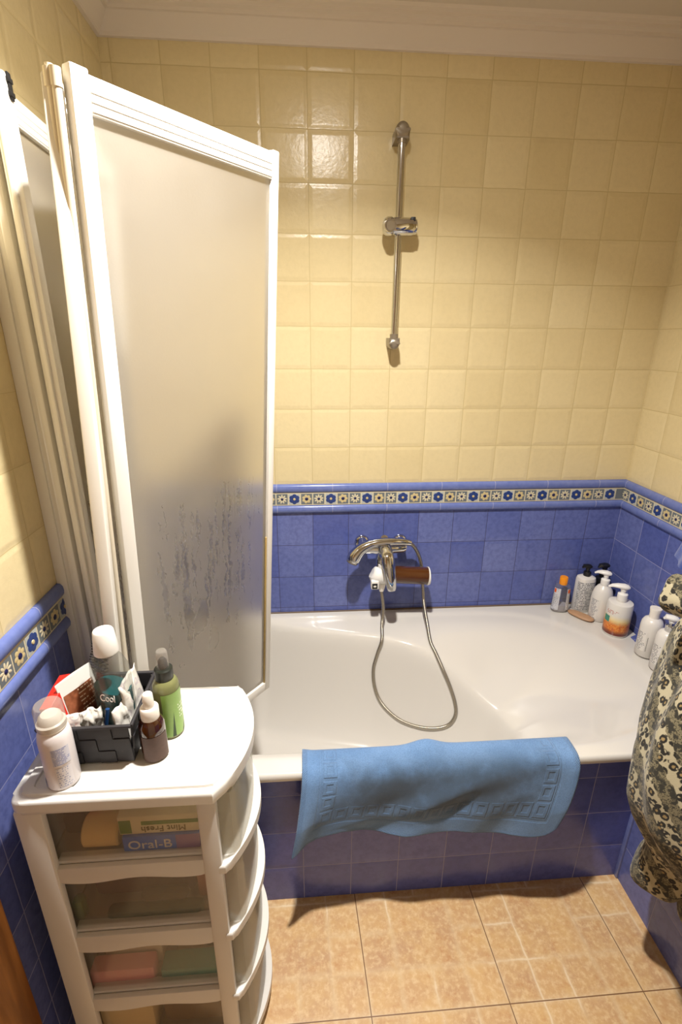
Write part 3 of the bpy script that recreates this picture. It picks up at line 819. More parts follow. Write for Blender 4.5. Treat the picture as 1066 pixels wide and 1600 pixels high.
# ------------------------------------------------------------------ bath mat over the rim
HEM = [(.476,.264),(.509,.291),(.549,.305),(.598,.314),(.647,.307),(.714,.287),(.755,.283),(.805,.290),(.880,.297),(.949,.284),(1.019,.271),(1.107,.265),(1.132,.270),(1.150,.285)]
MPROF = [(-.690,.425,0),(-.690,.474,0),(-.699,.4875,0),(-.732,.489,0),(-.756,.4845,0),(-.7705,.468,.06),(-.777,.440,.2),(-.781,.395,.45),(-.784,.30,1)]
MLEN = [0]
for a_, b_ in zip(MPROF, MPROF[1:]): MLEN.append(MLEN[-1]+math.hypot(b_[0]-a_[0], b_[1]-a_[1]))
def mat_pt(u, v):
    n = len(MPROF)-1; k = 0; c = v*MLEN[-1]
    while k < n-1 and MLEN[k+1] < c: k += 1
    tt = (c-MLEN[k])/(MLEN[k+1]-MLEN[k])
    def g(i, a):
        i = max(0, min(n, i)); return MPROF[i][a]
    def cr(a):
        p0, p1, p2, p3 = g(k-1,a), g(k,a), g(k+1,a), g(k+2,a)
        return .5*(2*p1+(p2-p0)*tt+(2*p0-5*p1+4*p2-p3)*tt*tt+(3*p1-p0-3*p2+p3)*tt**3)
    y, z, t = cr(0), cr(1), max(0, cr(2))
    hem = lerp_table(HEM, .476+u*.656) + .016*math.exp(-(u/.06)**2)
    z = z + (hem-.30)*t
    if u > .90: z += .030*((u-.90)/.10)**2*t*t
    bump_ = .021*math.exp(-((u-.455)/.06)**2)*max(0, 1-abs(v-.22)/.2)
    z += bump_ + .007*math.exp(-(u/.025)**2)*max(0, 1-v*1.5)
    x = .508 + (1.222-.508)*u
    xx = x + ((.478+(1.168-.478)*u)-x)*t**1.2
    w = min(1, t*1.6)
    y -= (.006+.005*math.sin(u*13+1.5*t)+.007*math.sin(u*7.5+2)+.003*math.sin(u*27+2.5*t))*w
    d = (u-.52)-(t-.35)*-.55
    y -= .007*math.exp(-(d/.08)**2)*math.sin(PI*min(1,t*1.1))
    y += .005*math.exp(-(((u-.68)-(t-.4)*-.5)/.09)**2)*math.sin(PI*min(1,t))
    y -= .022*math.exp(-(u/.05)**2)*t + .014*math.exp(-((1-u)/.06)**2)*t
    if t > .1: y = min(y, -.7655)
    return (xx, y, z)
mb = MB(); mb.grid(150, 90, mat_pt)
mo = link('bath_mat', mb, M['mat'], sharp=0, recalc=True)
sm = mo.modifiers.new('thick', 'SOLIDIFY'); sm.thickness = .006; sm.offset = 0
tag(mo, 'blue terry bath mat with embossed squares hung over the bathtub rim', 'bath mat')

# ------------------------------------------------------------------ bottles on the tub corner
def at_base(p): return Vector(p)
def bottle(name, label, cat, loc, rz, group=None): return thing(name, label, cat, loc, rz, group)
def curved_label(r, z0, z1, a0, a1, sx=1, sy=1, out=.0006, n=20, power=2.0, rfun=None):
    mb = MB()
    def fn(u, v):
        a = a0+(a1-a0)*u; z = z1+(z0-z1)*v; c, d = math.cos(a), math.sin(a)
        q = (abs(c)**power+abs(d)**power)**(-1/power) if power != 2 else 1
        rr = (rfun(z) if rfun else r)
        return ((rr*sx+out)*c*q, (rr*sy+out)*d*q, z)
    mb.grid(n, 6, fn); return mb
def pump(root, z, mat, s=1., ang=PI, long_=.034, collar=None):
    """collar, stem, and spout head pointing along local angle"""
    mb = MB(); mb.lathe([(.0125*s,z-.002),(.0130*s,z),(.0130*s,z+.016*s),(.0105*s,z+.0185*s),(.0065*s,z+.019*s),(.0060*s,z+.030*s)], 24)
    link('pump_collar', mb, collar or mat, root)
    mb = MB(); c, d = math.cos(ang), math.sin(ang); zt = z+.036*s
    mb.tube([(0,0,z+.026*s),(0,0,zt+.002)], .0078*s, 16)
    mb.tube([(-c*.013*s,-d*.013*s,zt),(-c*.008*s,-d*.008*s,zt+.002),(0,0,zt+.003),(c*.016*s,d*.016*s,zt+.003),(c*long_*.75,d*long_*.75,zt+.001),(c*long_,d*long_,zt-.005)],
            [.006*s,.0105*s,.012*s,.010*s,.007*s,.004*s], 16, flat=.62, up=(0,0,1))
    link('pump_head', mb, mat, root)

ZD = ZR+.0005
# clear bottle with an orange cap
b = bottle('shower_gel_bottle', 'clear flat bottle with orange cap at the left end of the corner bottles', 'bottle', (1.530,-.050,ZD), -.15, 'toiletries on the bathtub corner')
mb = MB(); mb.lathe([(0,0),(.028,0),(.0315,.004),(.0325,.02),(.031,.07),(.028,.11),(.025,.116),(.012,.119),(.010,.124)], 32, 1, .66, power=2.6)
link('body', mb, M['clear'], b)
mb = MB(); mb.lathe([(0,.003),(.0285,.003),(.030,.012),(.0295,.03),(0,.0305)], 32, .97, .62, power=2.6); link('liquid', mb, plain('pale_gel', srgb(170,166,172), .25), b)
mb = MB(); mb.lathe([(.0145,.118),(.0150,.120),(.0150,.146),(.0135,.149),(0,.149)], 28); link('cap', mb, M['orange'], b)
mb = curved_label(.031,.012,.104,-PI*.98,-PI*.62,1,.66, rfun=lambda z: .0325-.004*z/.11, power=2.6); link('label_band', mb, fineprint('grey_print_white', srgb(205,206,212), srgb(120,124,150), 12, .45), b)
mb = curved_label(.031,.012,.104,-PI*.36,-PI*.10,1,.66, rfun=lambda z: .0325-.004*z/.11, power=2.6); link('label_band', mb, fineprint('grey_print_white_b', srgb(208,206,206), srgb(120,120,130), 14, .55), b)
for k, aa in enumerate(((-PI*.93,-PI*.80),(-PI*.33,-PI*.20))):
    mb = curved_label(.031,.086,.102,aa[0],aa[1],1,.66, out=.0012, rfun=lambda z: .0325-.004*z/.11, power=2.6); link('orange_patch', mb, plain('orange_print_%d' % k, srgb(222,92,24), .35), b)
# grey printed pump bottle
b = bottle('pump_bottle', 'pale pump bottle covered in grey print with black pump, beside orange cap bottle', 'bottle', (1.622,-.047,ZD), .12, 'toiletries on the bathtub corner')
mb = MB(); mb.lathe([(0,0),(.033,0),(.0355,.004),(.0355,.135),(.033,.144),(.024,.149),(.013,.151)], 36, 1, .80, power=2.8); link('body', mb, M['wplastic2'], b)
mb = curved_label(.0355,.012,.132,-PI*.98,-PI*.03,1,.80, power=2.8, n=40); link('printed_label', mb, fineprint('dense_grey_print', srgb(206,205,204), srgb(70,72,84), 17, .68, ucells=46), b)
pump(b, .150, M['black'], 1.05, PI*.92, .022)
# second black pump bottle, hidden but for its pump
b = bottle('pump_bottle', 'dark bottle with black pump half hidden behind the round shouldered white bottle', 'bottle', (1.694,-.042,ZD), .3, 'toiletries on the bathtub corner')
mb = MB(); mb.lathe([(0,0),(.028,0),(.030,.004),(.030,.125),(.027,.136),(.013,.142)], 32); link('body', mb, M['black'], b)
pump(b, .142, M['black'], 1.25, PI*.95, .03)
# round shouldered white bottle
b = bottle('pump_bottle', 'white round shouldered pump bottle with small grey print, behind the soap bar', 'bottle', (1.655,-.115,ZD), -.35, 'toiletries on the bathtub corner')
pr = [(0,0),(.033,0),(.0365,.004),(.0375,.03),(.0375,.085),(.036,.105),(.031,.125),(.022,.139),(.0135,.146),(.0125,.150)]
mb = MB(); mb.lathe(pr, 36); link('body', mb, M['wplastic2'], b)
mb = curved_label(.0375,.012,.092,-PI*.90,-PI*.62); link('printed_label', mb, fineprint('grey_block_print', srgb(224,221,216), srgb(96,98,118), 15, .8, ucells=18), b)
pump(b, .148, M['wplastic'], 1.2, PI*.93, .040)
# white and orange pump bottle
b = bottle('pump_bottle', 'white pump bottle with an orange fruit print around its base', 'bottle', (1.662,-.212,ZD), -.45, 'toiletries on the bathtub corner')
def fruit():
    t = NT('orange_fruit_print'); co = t.co(); s = t.sep(co); z = s[2]
    n = t.noise(co, 160, 3, .7); n2 = t.noise(co, 70, 2)
    c = t.mix(t.mr(n, .4, .65), srgb(222,112,34), srgb(240,160,70)); c = t.mix(t.ma('MULTIPLY', t.mr(n2, .5, .65), .6), c, srgb(176,70,26))
    c = t.mix(t.mr(z, .030, .012), c, srgb(120,52,40))
    edge = t.ma('ADD', z, t.ma('MULTIPLY', t.ma('SUBTRACT', n2, .5), .012))
    c = t.mix(t.mr(edge, .044, .070), c, srgb(236,214,150)); c = t.mix(t.mr(z, .060, .090), c, srgb(226,222,215))
    c = t.mix(t.mr(z, .0075, .0065), c, srgb(226,222,215))
    return t.done(t.bsdf(c, .3))
mb = MB(); mb.lathe([(0,0),(.040,0),(.0425,.004),(.0425,.120),(.040,.127),(.030,.130),(.0165,.131),(.0165,.140),(.0135,.141)], 40); link('body', mb, fruit(), b)
mb = curved_label(.0425,.054,.078,-PI*.93,-PI*.76,n=14); lb = link('green_leaf_print', mb, plain('teal_leaf', srgb(64,140,120), .35), b)
mb = curved_label(.0425,.088,.104,-PI*.90,-PI*.50); link('red_print', mb, fineprint('red_print', srgb(226,222,215), srgb(176,70,60), 3, .7, ucells=22), b)
pump(b, .139, M['wplastic'], 1.3, PI*1.0, .050)
# two slim white bottles on the ledge
b = bottle('shampoo_bottle', 'slim white capped bottle with dark grey print, left of the white pump', 'bottle', (1.684,-.350,.4868), -.5, 'toiletries on the bathtub corner')
mb = MB(); mb.lathe([(0,0),(.031,0),(.0335,.003),(.0335,.110),(.032,.124),(.027,.135),(.019,.141),(.0155,.143)], 36); link('body', mb, M['wplastic2'], b)
mb = MB(); mb.lathe([(.0155,.142),(.0155,.160),(.0180,.176),(.0175,.178),(0,.178)], 28); link('cap', mb, M['cream'], b)
mb = curved_label(.0335,.024,.092,-PI*.98,-PI*.62); link('printed_label', mb, fineprint('dark_print_a', srgb(226,222,216), srgb(70,70,84), 13, .75, ucells=20), b)
mb = curved_label(.0335,.026,.080,-PI*.585,-PI*.575,n=3); link('print_rule', mb, M['dark'], b)
b = bottle('pump_bottle', 'slim white pump bottle with chrome collar beside the robe', 'bottle', (1.680,-.430,.4868), -.6, 'toiletries on the bathtub corner')
mb = MB(); mb.lathe([(0,0),(.0305,0),(.033,.003),(.033,.112),(.0315,.126),(.026,.137),(.018,.142),(.013,.143)], 36); link('body', mb, M['wplastic2'], b)
mb = curved_label(.033,.024,.094,-PI*.95,-PI*.60); link('printed_label', mb, fineprint('dark_print_b', srgb(226,222,216), srgb(70,70,84), 13, .75, ucells=20), b)
mb = curved_label(.033,.026,.084,-PI*.555,-PI*.545,n=3); link('print_rule', mb, M['dark'], b)
pump(b, .143, M['wplastic'], 1.2, PI*1.0, .024, collar=M['chrome'])
# soap
mb = MB()
def soap(u, v):
    a = 2*PI*u; ph = -PI/2+PI*v; c, d = math.cos(a), math.sin(a)
    q = (abs(c)**2.6+abs(d)**2.6)**(-1/2.6); cr = math.cos(ph)**.55 if math.cos(ph) > 0 else 0
    return (.050*c*q*cr, .021*d*q*cr*(1+.12*c), .0075+.0075*math.sin(ph)*(1-.25*math.exp(-(c*c*6+d*d*2)*.5)*max(0, math.sin(ph))))
mb.grid(40, 16, soap, closeu=True); bmesh.ops.remove_doubles(mb.bm, verts=mb.bm.verts, dist=1e-5)
so = link('soap_bar', mb, M['soap'], sharp=0); so.location = (1.590,-.105,ZD); so.rotation_euler = (0,0,-.95)
tag(so, 'worn tan soap bar lying on the bathtub corner in front of the bottles', 'soap')

# ------------------------------------------------------------------ robe and blue towel on the right
def robe():
    root = thing('bathrobe', 'animal print fleece bathrobe hanging on the right wall', 'bathrobe', (XN,-.95,.25)); O = (XN,-.95,.25)
    # hanging body: stacked sections between the wall and the room
    XM = [(.30,1.41),(.34,1.385),(.38,1.345),(.45,1.285),(.52,1.240),(.565,1.222),(.66,1.222),(.75,1.246),(.82,1.278),(.885,1.306),(.95,1.338),(1.02,1.37),(1.06,1.40)]
    def body(u, v):
        z = .30 + (1.06-.30)*v
        xm = lerp_table(XM, z); dep = XN-.006-xm
        yc = -1.035 - .02*math.sin(z*5); hw = .255*(1-.55*sstep(.90,1.06,z))*(.55+.45*sstep(.30,.56,z)); yc -= .06*sstep(.85,1.06,z)
        a = 2*PI*u; c, d = math.cos(a), math.sin(a)
        x = XN-.006-dep*max(0, -c)**.75 if c < 0 else XN-.006
        y = yc + hw*d
        fold = (.018*math.sin(d*7+z*4)+.012*math.sin(d*15-z*7+1))*max(0,-c)
        return (min(XN-.004, x + fold), y + .012*math.sin(z*9)*max(0,-c), z)
    mb = MB(); mb.grid(110, 60, body, closeu=True); link('robe_body', mb, M['leopard'], root, O, sharp=0)
    # sleeve falling in front, with a wide cuff
    cl = smooth_path([(1.395,-1.10,1.05),(1.375,-1.04,.85),(1.362,-.99,.66),(1.362,-.965,.47),(1.352,-.945,.36),(1.352,-.925,.275)], 46)
    rad = [lerp_table([(0,.05),(.35,.06),(.6,.062),(.75,.060),(.9,.064),(.97,.058),(1,.036)], i/45) for i in range(46)]
    mb = MB(); mb.tube(cl, rad, 30, flat=.8, up=(1,0,0))
    for vtx in mb.bm.verts:
        p = vtx.co; k = .010*math.sin(p.y*60+p.z*14)+.006*math.sin(p.z*40)
        vtx.co.x = p.x + k
    link('sleeve', mb, M['leopard'], root, O, sharp=0)
    # second fold lying over it, tied higher up
    cl = smooth_path([(1.40,-1.12,.95),(1.36,-1.06,.80),(1.330,-1.01,.66),(1.318,-.985,.585),(1.318,-.972,.545)], 36)
    rad = [lerp_table([(0,.03),(.5,.034),(.8,.034),(.93,.029),(1,.012)], i/35) for i in range(36)]
    mb = MB(); mb.tube(cl, rad, 22, flat=.75, up=(1,0,0)); link('belt_end', mb, M['leopard'], root, O, sharp=0)
    cl = smooth_path([(1.38,-1.10,.62),(1.385,-1.05,.45),(1.390,-1.02,.30),(1.392,-1.015,.235)], 30)
    rad = [lerp_table([(0,.05),(.7,.05),(.92,.04),(1,.016)], i/29) for i in range(30)]
    mb = MB(); mb.tube(cl, rad, 22, flat=.6, up=(1,0,0)); link('hem_corner', mb, M['leopard'], root, O, sharp=0)
    # bunched collar hanging out from the hook
    cl = smooth_path([(1.38,-1.10,.97),(1.36,-1.03,1.0),(1.325,-.95,1.014),(1.297,-.885,1.016),(1.282,-.855,1.014),(1.276,-.842,1.012)], 40)
    rad = [lerp_table([(0,.045),(.4,.046),(.7,.044),(.88,.042),(.94,.037),(.98,.026),(1,.012)], i/39) for i in range(40)]
    mb = MB(); mb.tube(cl, rad, 26)
    for vtx in mb.bm.verts:
        p = vtx.co; vtx.co += Vector((.004*math.sin(p.z*90+p.y*40), .004*math.sin(p.z*70), 0))
    link('collar', mb, M['leopard'], root, O, sharp=0)
    mb = MB(); mb.tube([(XN-.03,-1.12,1.04),(XN-.034,-1.12,1.09),(XN-.034,-1.125,1.13),(XN-.032,-1.13,1.09),(XN-.03,-1.13,1.04)], .003, 8)
    link('hanging_loop', mb, M['leopard'], root, O, sharp=0)
    for ch in root.children:                      # keep every part off the wall
        for vv in ch.data.vertices: vv.co.x = min(vv.co.x, -.004)
    return root
robe()
for hy, hz_, hl in ((-1.122,1.125,'chrome wall hook holding up the robe on the right wall'), (-.885,1.60,'chrome wall hook holding up the blue towel')):
    hk = thing('wall_hook', hl, 'hook', (XN,hy,hz_), 0, 'hooks on the right wall')
    mb = MB(); mb.lathe([(.022,.0006),(.021,.005),(0,.006)], 20, M=Matrix.Rotation(-PI/2,4,'Y')); link('plate', mb, M['chrome'], hk)
    mb = MB(); mb.tube([(-.004,0,0),(-.03,0,-.012),(-.05,0,-.004),(-.056,0,.02)], .005, 10); link('prong', mb, M['chrome'], hk)
mb = MB()
def tw(u, v):
    z = 1.072 + .50*v; a = 2*PI*u; c, d = math.cos(a), math.sin(a)
    hw = .10*(1-.75*v); dep = .142*(1-.55*v)
    return (min(XN-.006, XN-.012-dep*(.5-.5*c)+.006*math.sin(d*9+z*8)), -.885+hw*d+.006*math.sin(z*20), z)
mb.grid(60, 24, tw, closeu=True)
mb.grid(60, 2, lambda u, v: tuple(Vector(tw(u,0))*(1-v)+Vector((XN-.07,-.885,1.074))*v), closeu=True)
to = link('towel', mb, M['towel'], sharp=0)
tag(to, 'deep blue towel hanging above the robe collar at the right edge', 'towel')

# ------------------------------------------------------------------ drawer cabinet
CZ = .80
cab = thing('drawer_cabinet', 'white plastic drawer tower with bowed hazy drawers by the left wall', 'drawer cabinet', (.2,-.93,0)); CO = (.2,-.93,0)
def arc3(p, q, r, n=16):
    """smooth curve p -> q -> r"""
    out = []
    for i in range(n+1):
        t = i/n; a = Vector(p)*(1-t)**2 + (2*Vector(q)-.5*Vector(p)-.5*Vector(r))*2*t*(1-t) + Vector(r)*t*t
        out.append((a.x, a.y))
    return out
def rounded(pts, r, n=5):
    """round every corner of an outline by r (list or number)"""
    N = len(pts); out = []
    for i in range(N):
        p = Vector(pts[i]); a = Vector(pts[i-1]); b = Vector(pts[(i+1)%N]); rr = r[i] if isinstance(r, list) else r
        if rr == 0: out.append((p.x,p.y)); continue
        u = (a-p).normalized(); w = (b-p).normalized()
        for k in range(n+1):
            t = k/n; q = (p+u*rr)*(1-t)**2 + p*2*t*(1-t) + (p+w*rr)*t*t; out.append((q.x,q.y))
    return out
YC0, YC1 = -1.070, -.803           # near and far faces
def bow(x0, x1, y0, y1, bulge, n=18): return arc3((x0,y0), (x1+bulge,(y0+y1)/2), (x1,y1), n)
top_out = rounded([(.043,YC1),(.043,YC0),(.368,YC0-.004)], [.014,.020,.0]) + bow(.378,.378,YC0+.004,YC1-.002,.044)[1:] 
mb = MB(); mb.prism(top_out, .771, CZ-.004, .006, 3)
# raised border: ring between two outlines
inner = rounded([(.072,-.816),(.072,-1.046),(.345,-1.046),(.350,-.930),(.345,-.816)], [.014,.014,.016,0,.016])
mb.prism([(x*1, y) for x, y in inner], CZ-.0045, CZ-.003, 0)
ring_o = rounded([(.054,-.803),(.054,-1.058),(.366,-1.060)], [.012,.016,.0]) + bow(.372,.372,YC0+.014,YC1-.012,.036)[1:]
def ring(mb, outer, inner_, z0, z1):
    # resample both outlines by angle about a common centre
    c = Vector((.21,-.93)); n = 120
    def samp(poly):
        res = []
        for k in range(n):
            a = 2*PI*k/n; d = Vector((math.cos(a), math.sin(a))); best = 0
            for i in range(len(poly)):
                p = Vector(poly[i]); q = Vector(poly[(i+1)%len(poly)]); e = q-p
                den = d.x*e.y-d.y*e.x
                if abs(den) < 1e-12: continue
                w = p-c; t = (w.x*e.y-w.y*e.x)/den; s = (w.x*d.y-w.y*d.x)/den
                if t > 0 and -1e-6 <= s <= 1+1e-6: best = max(best, t)
            res.append(c+d*best)
        return res
    A, B = samp(outer), samp(inner_)
    A2 = [c+(p-c)*.988 for p in A]; B2 = [c+(p-c)*1.010 for p in B]
    loops = [(A,z0),(A2,z1),(B2,z1),(B,z0)]
    v = [(p.x,p.y,z) for L, z in loops for p in L]
    mb._add(v, [(j*n+i, j*n+(i+1)%n, (j+1)*n+(i+1)%n, (j+1)*n+i) for j in range(3) for i in range(n)], None, True)
ring(mb, ring_o, inner, CZ-.0042, CZ)
link('cabinet_top', mb, M['cabinet'], cab, CO, sharp=35)
# frame: two sides with window openings, posts and back
LV = [(.771,.633),(.596,.451),(.407,.261),(.222,.076)]     # openings
def side(y0, y1, out):
    mb = MB()
    mb.box((.045,y0,.004),(.090,y1,.772), .004); mb.box((.337,y0,.004),(.370,y1,.772), .004)
    rails = [(.633,.596),(.451,.407),(.261,.222),(.076,.030)]
    for zt, zb in rails:
        n = 24; poly = [(.086,zt),(.341,zt)]
        for i in range(n+1):
            x = .341-(.341-.086)*i/n; t = i/n
            poly.append((x, zb-.004*math.sin(t*2*PI*1.5+.3)+.002))
        MMs = Matrix(((1,0,0,0),(0,0,1,y0+.002),(0,1,0,0),(0,0,0,1)))
        mb.prism(poly, 0, abs(y1-y0)-.004, .002, 2, MMs)
        # runner flange inside the opening
        yi0, yi1 = (y1-.002, y1+.016) if out < 0 else (y0-.016, y0+.002)
        mb.box((.086,yi0,zt-.002),(.341,yi1,zt+.006), .002)
    return mb
link('side_frame', side(YC0+.003, YC0+.017, -1), M['cabinet'], cab, CO)
link('side_frame', side(YC1-.017, YC1-.003, 1), M['cabinet'], cab, CO)
mb = MB(); mb.box((.045,YC0+.016,.004),(.051,YC1-.016,.772)); link('back_panel', mb, M['cabinet'], cab, CO)
ZS = [.618,.434,.244,.056]
for k, zt in enumerate(ZS):
    # shelf with a bowed lip in front
    o = [(.366,YC1+.001-.004),(.06,YC1-.018),(.06,YC0+.018),(.366,YC0+.003)]
    lip = bow(.384,.384,YC0+.010,YC1-.012,.043)
    poly = [(.06,YC1-.018),(.06,YC0+.018),(.362,YC0+.018),(.364,YC0+.001),(.376,YC0+.001)] + lip + [(.374,YC1-.003),(.364,YC1-.003),(.362,YC1-.018)]
    mb = MB(); mb.prism(poly, zt-.020, zt, .004, 3); link('shelf', mb, M['cabinet'], cab, CO, sharp=35)
    # drawer: tray with thin walls and a bowed front
    zb = zt+.004; zh = (.768 if k == 0 else ZS[k-1]-.026)
    tr = MB(); y0, y1 = YC0+.022, YC1-.022
    tr.box((.064,y0,zb),(.366,y1,zb+.003))
    tr.box((.064,y0,zb),(.366,y0+.002,zh-.012)); tr.box((.064,y1-.002,zb),(.366,y1,zh-.012)); tr.box((.064,y0,zb),(.066,y1,zh-.012))
    dr = link('drawer', tr, M['drawer'], cab, CO)
    fr = MB()
    ol = [(.366,y0-.002),(.390,y0+.001)] + bow(.398,.398,y0+.012,y1-.012,.014) + [(.390,y1-.001),(.366,y1+.002)]
    n = len(ol)
    v = [(p[0],p[1],zb) for p in ol]+[(p[0],p[1],zh) for p in ol]
    fr._add(v, [(i,i+1,n+i+1,n+i) for i in range(n-1)], None, True)
    link('drawer_front', fr, M['drawerfront'], dr, CO, sharp=30)

# things in the drawers
def text_mesh(name, body, size, mat, parent, mw, ext=.0002, shear=0):
    cu = bpy.data.curves.new(name, 'FONT'); cu.body = body; cu.size = size; cu.extrude = ext; cu.align_x = 'CENTER'; cu.align_y = 'CENTER'; cu.shear = shear
    o = bpy.data.objects.new(name, cu); COL.objects.link(o)
    bpy.context.view_layer.update()
    me = bpy.data.meshes.new_from_object(o.evaluated_get(bpy.context.evaluated_depsgraph_get()))
    COL.objects.unlink(o); bpy.data.objects.remove(o)
    me.materials.clear(); me.materials.append(mat)
    me.transform(mw)
    r = bpy.data.objects.new(name, me); COL.objects.link(r); r.parent = parent
    return r
FRONT = Matrix(((1,0,0,0),(0,0,-1,0),(0,1,0,0),(0,0,0,1)))      # text facing -y
def pbox(name, label, a, b, mat, cat='box', bev=.002):
    c = ((a[0]+b[0])/2, (a[1]+b[1])/2, a[2])
    t = thing(name, label, cat, c)
    mb = MB(); mb.box(a, b, bev); link('casing', mb, mat, t, c)
    return t, c
YI = YC0+.026
z1 = ZS[0]+.0075
t, c = pbox('toothpaste_box', 'blue toothpaste box with white lettering in the top drawer', (.196,YI,z1),(.330,YI+.036,z1+.047), plain('blue_carton', srgb(70,128,235), .3), 'toothpaste box')
text_mesh('lettering', 'Oral-B', .028, M['wplastic'], t, Matrix.Translation((-.020,-.0186,.027))@FRONT, .0005)
mb = MB(); mb.box((.288,YI-.0005,z1+.001),(.330,YI+.03,z1+.046), .001); link('purple_panel', mb, fineprint('purple_panel', srgb(160,130,190), srgb(210,200,215), 4, .5), t, c)
t, c = pbox('toothpaste_box', 'cream and green box with upside down mint lettering on the blue box', (.192,YI+.004,z1+.048),(.330,YI+.05,z1+.090), plain('cream_carton', srgb(245,236,200), .4), 'toothpaste box')
text_mesh('lettering', 'Mint Fresh', .018, plain('green_ink', srgb(120,110,70), .5), t, Matrix.Translation((.008,-.0236,.012))@FRONT@Matrix.Rotation(PI,4,'Z'), .0005)
mb = MB(); mb.box((.232,YI+.0032,z1+.070),(.330,YI+.006,z1+.078)); mb.box((.194,YI+.0032,z1+.052),(.214,YI+.006,z1+.082)); link('green_band', mb, plain('green_print', srgb(100,160,70), .4, var=.5), t, c)
mb = MB(); mb.lathe([(0,0),(.025,0),(.028,.003),(.028,.061),(.025,.064),(0,.064)], 32, M=Matrix.Translation((-.032,0,.028))@Matrix.Rotation(PI/2,4,'Y'))
t = thing('paper_roll', 'beige roll lying beside the blue box in the top drawer', 'roll', (.152,YI+.036,z1)); link('roll', mb, plain('beige_sponge', srgb(248,214,150), .8, bumpy=.4, bscale=90), t)
t, c = pbox('pouch', 'dark pouch standing at the back of the top drawer', (.075,YI+.10,z1),(.15,YI+.16,z1+.11), plain('dark_pouch', srgb(60,54,52), .7), 'pouch', .012)
t, c = pbox('tube', 'red tube lying at the left of the top drawer', (.075,YI+.05,z1+.052),(.150,YI+.085,z1+.078), plain('red_tube', srgb(240,70,66), .4), 'tube', .010)
t, c = pbox('case', 'dark case under the red tube in the top drawer', (.072,YI+.05,z1),(.115,YI+.09,z1+.050), plain('dark_case', srgb(56,50,48), .6), 'case', .005)
z2 = ZS[1]+.0075
t, c = pbox('pouch', 'large dark brown wash bag filling the second drawer', (.10,YI+.045,z2+.012),(.300,YI+.15,z2+.095), plain('brown_bag', srgb(110,80,76), .75, var=.3), 'pouch', .014)
t, c = pbox('hair_roller', 'dark rounded roller in front of the brown wash bag', (.20,YI+.012,z2+.036),(.292,YI+.035,z2+.060), plain('dark_roller', srgb(58,54,44), .6), 'roller', .011)
t, c = pbox('tube', 'long dark green tube on the floor of the second drawer', (.135,YI+.004,z2),(.318,YI+.030,z2+.026), plain('dark_green_tube', srgb(40,76,56), .45), 'tube', .010)
t, c = pbox('packet', 'pink striped packet at the right of the second drawer', (.300,YI+.04,z2),(.352,YI+.16,z2+.115), plain('pink_packet', srgb(226,160,140), .5, var=.4), 'packet', .008)
t, c = pbox('small_bottle', 'small green bottle at the left of the second drawer', (.072,YI+.010,z2),(.096,YI+.034,z2+.055), plain('green_small', srgb(90,132,60), .4, var=.5), 'bottle', .010)
z3 = ZS[2]+.0075
t, c = pbox('packet', 'cream packet with three dark marks in the third drawer', (.095,YI+.04,z3),(.212,YI+.075,z3+.104), plain('cream_packet', srgb(240,224,196), .6), 'packet', .004)
dp = plain('dark_print', srgb(110,80,70), .6)
for k in range(3):
    mb = MB(); mb.box((.110+k*.034,YI+.0385,z3+.080),(.122+k*.034,YI+.042,z3+.088)); link('mark', mb, dp, t, c)
t, c = pbox('pad_packet', 'pink packet in front of the cream packet in the third drawer', (.078,YI+.004,z3),(.205,YI+.036,z3+.048), plain('pink_pad_packet', srgb(232,150,160), .55), 'packet', .006)
t, c = pbox('tablet_box', 'teal box lying at the right of the third drawer', (.218,YI+.004,z3),(.345,YI+.040,z3+.036), plain('teal_carton', srgb(50,160,152), .45, var=.2), 'box')
t, c = pbox('card_box', 'brown card box behind the teal box', (.235,YI+.06,z3),(.290,YI+.12,z3+.112), plain('tan_card', srgb(206,164,122), .6), 'box')
t, c = pbox('razor_case', 'dark grey case behind the teal box at right', (.297,YI+.06,z3),(.352,YI+.12,z3+.115), plain('grey_case', srgb(88,82,76), .6), 'case', .004)
z4 = ZS[3]+.0075
t, c = pbox('card_box', 'beige box at the left of the bottom drawer', (.075,YI+.01,z4),(.185,YI+.06,z4+.125), plain('beige_box', srgb(240,216,166), .5), 'box', .004)
t, c = pbox('bag', 'brown bag at the right of the bottom drawer', (.195,YI+.02,z4),(.350,YI+.14,z4+.118), plain('brown_cloth', srgb(120,92,60), .8, var=.3), 'bag', .02)

# ------------------------------------------------------------------ things on the cabinet
# aerosol can
can = thing('aerosol_can', 'white aerosol can with clear cap and blue print at the cabinet corner', 'spray can', (.117,-1.030,CZ+.0002), -.15)
mb = MB(); mb.lathe([(0,.002),(.0215,.002),(.024,0),(.0252,.003),(.0252,.092),(.0235,.103),(.0205,.109),(.0195,.110)], 40); link('can_body', mb, plain('white_lacquer_can', srgb(232,226,228), .28), can)
mb = MB(); mb.lathe([(.0195,.109),(.0215,.111),(.0215,.122),(.0185,.124),(.0165,.133),(.0125,.137),(0,.1375)], 36); link('spray_head', mb, M['cream'], can)
mb = MB(); mb.lathe([(.0212,.112),(.0222,.116),(.0215,.150),(.0190,.155),(0,.156)], 36); link('clear_cap', mb, M['clearcap'], can)
mb = curved_label(.0252,.052,.084,-PI*.42,-PI*.08); link('printed_label', mb, fineprint('blue_fine_print', srgb(214,214,228), srgb(96,116,180), 12, .85, ucells=30), can)
mb = curved_label(.0252,.006,.046,-PI*.40,-PI*.10); link('printed_label', mb, fineprint('blue_fine_print_b', srgb(228,224,228), srgb(130,140,180), 9, .5, ucells=26), can)
mb = curved_label(.0252,.002,.016,-PI*.86,-PI*.70,n=8); link('blue_patch', mb, plain('blue_patch', srgb(40,110,196), .3), can)

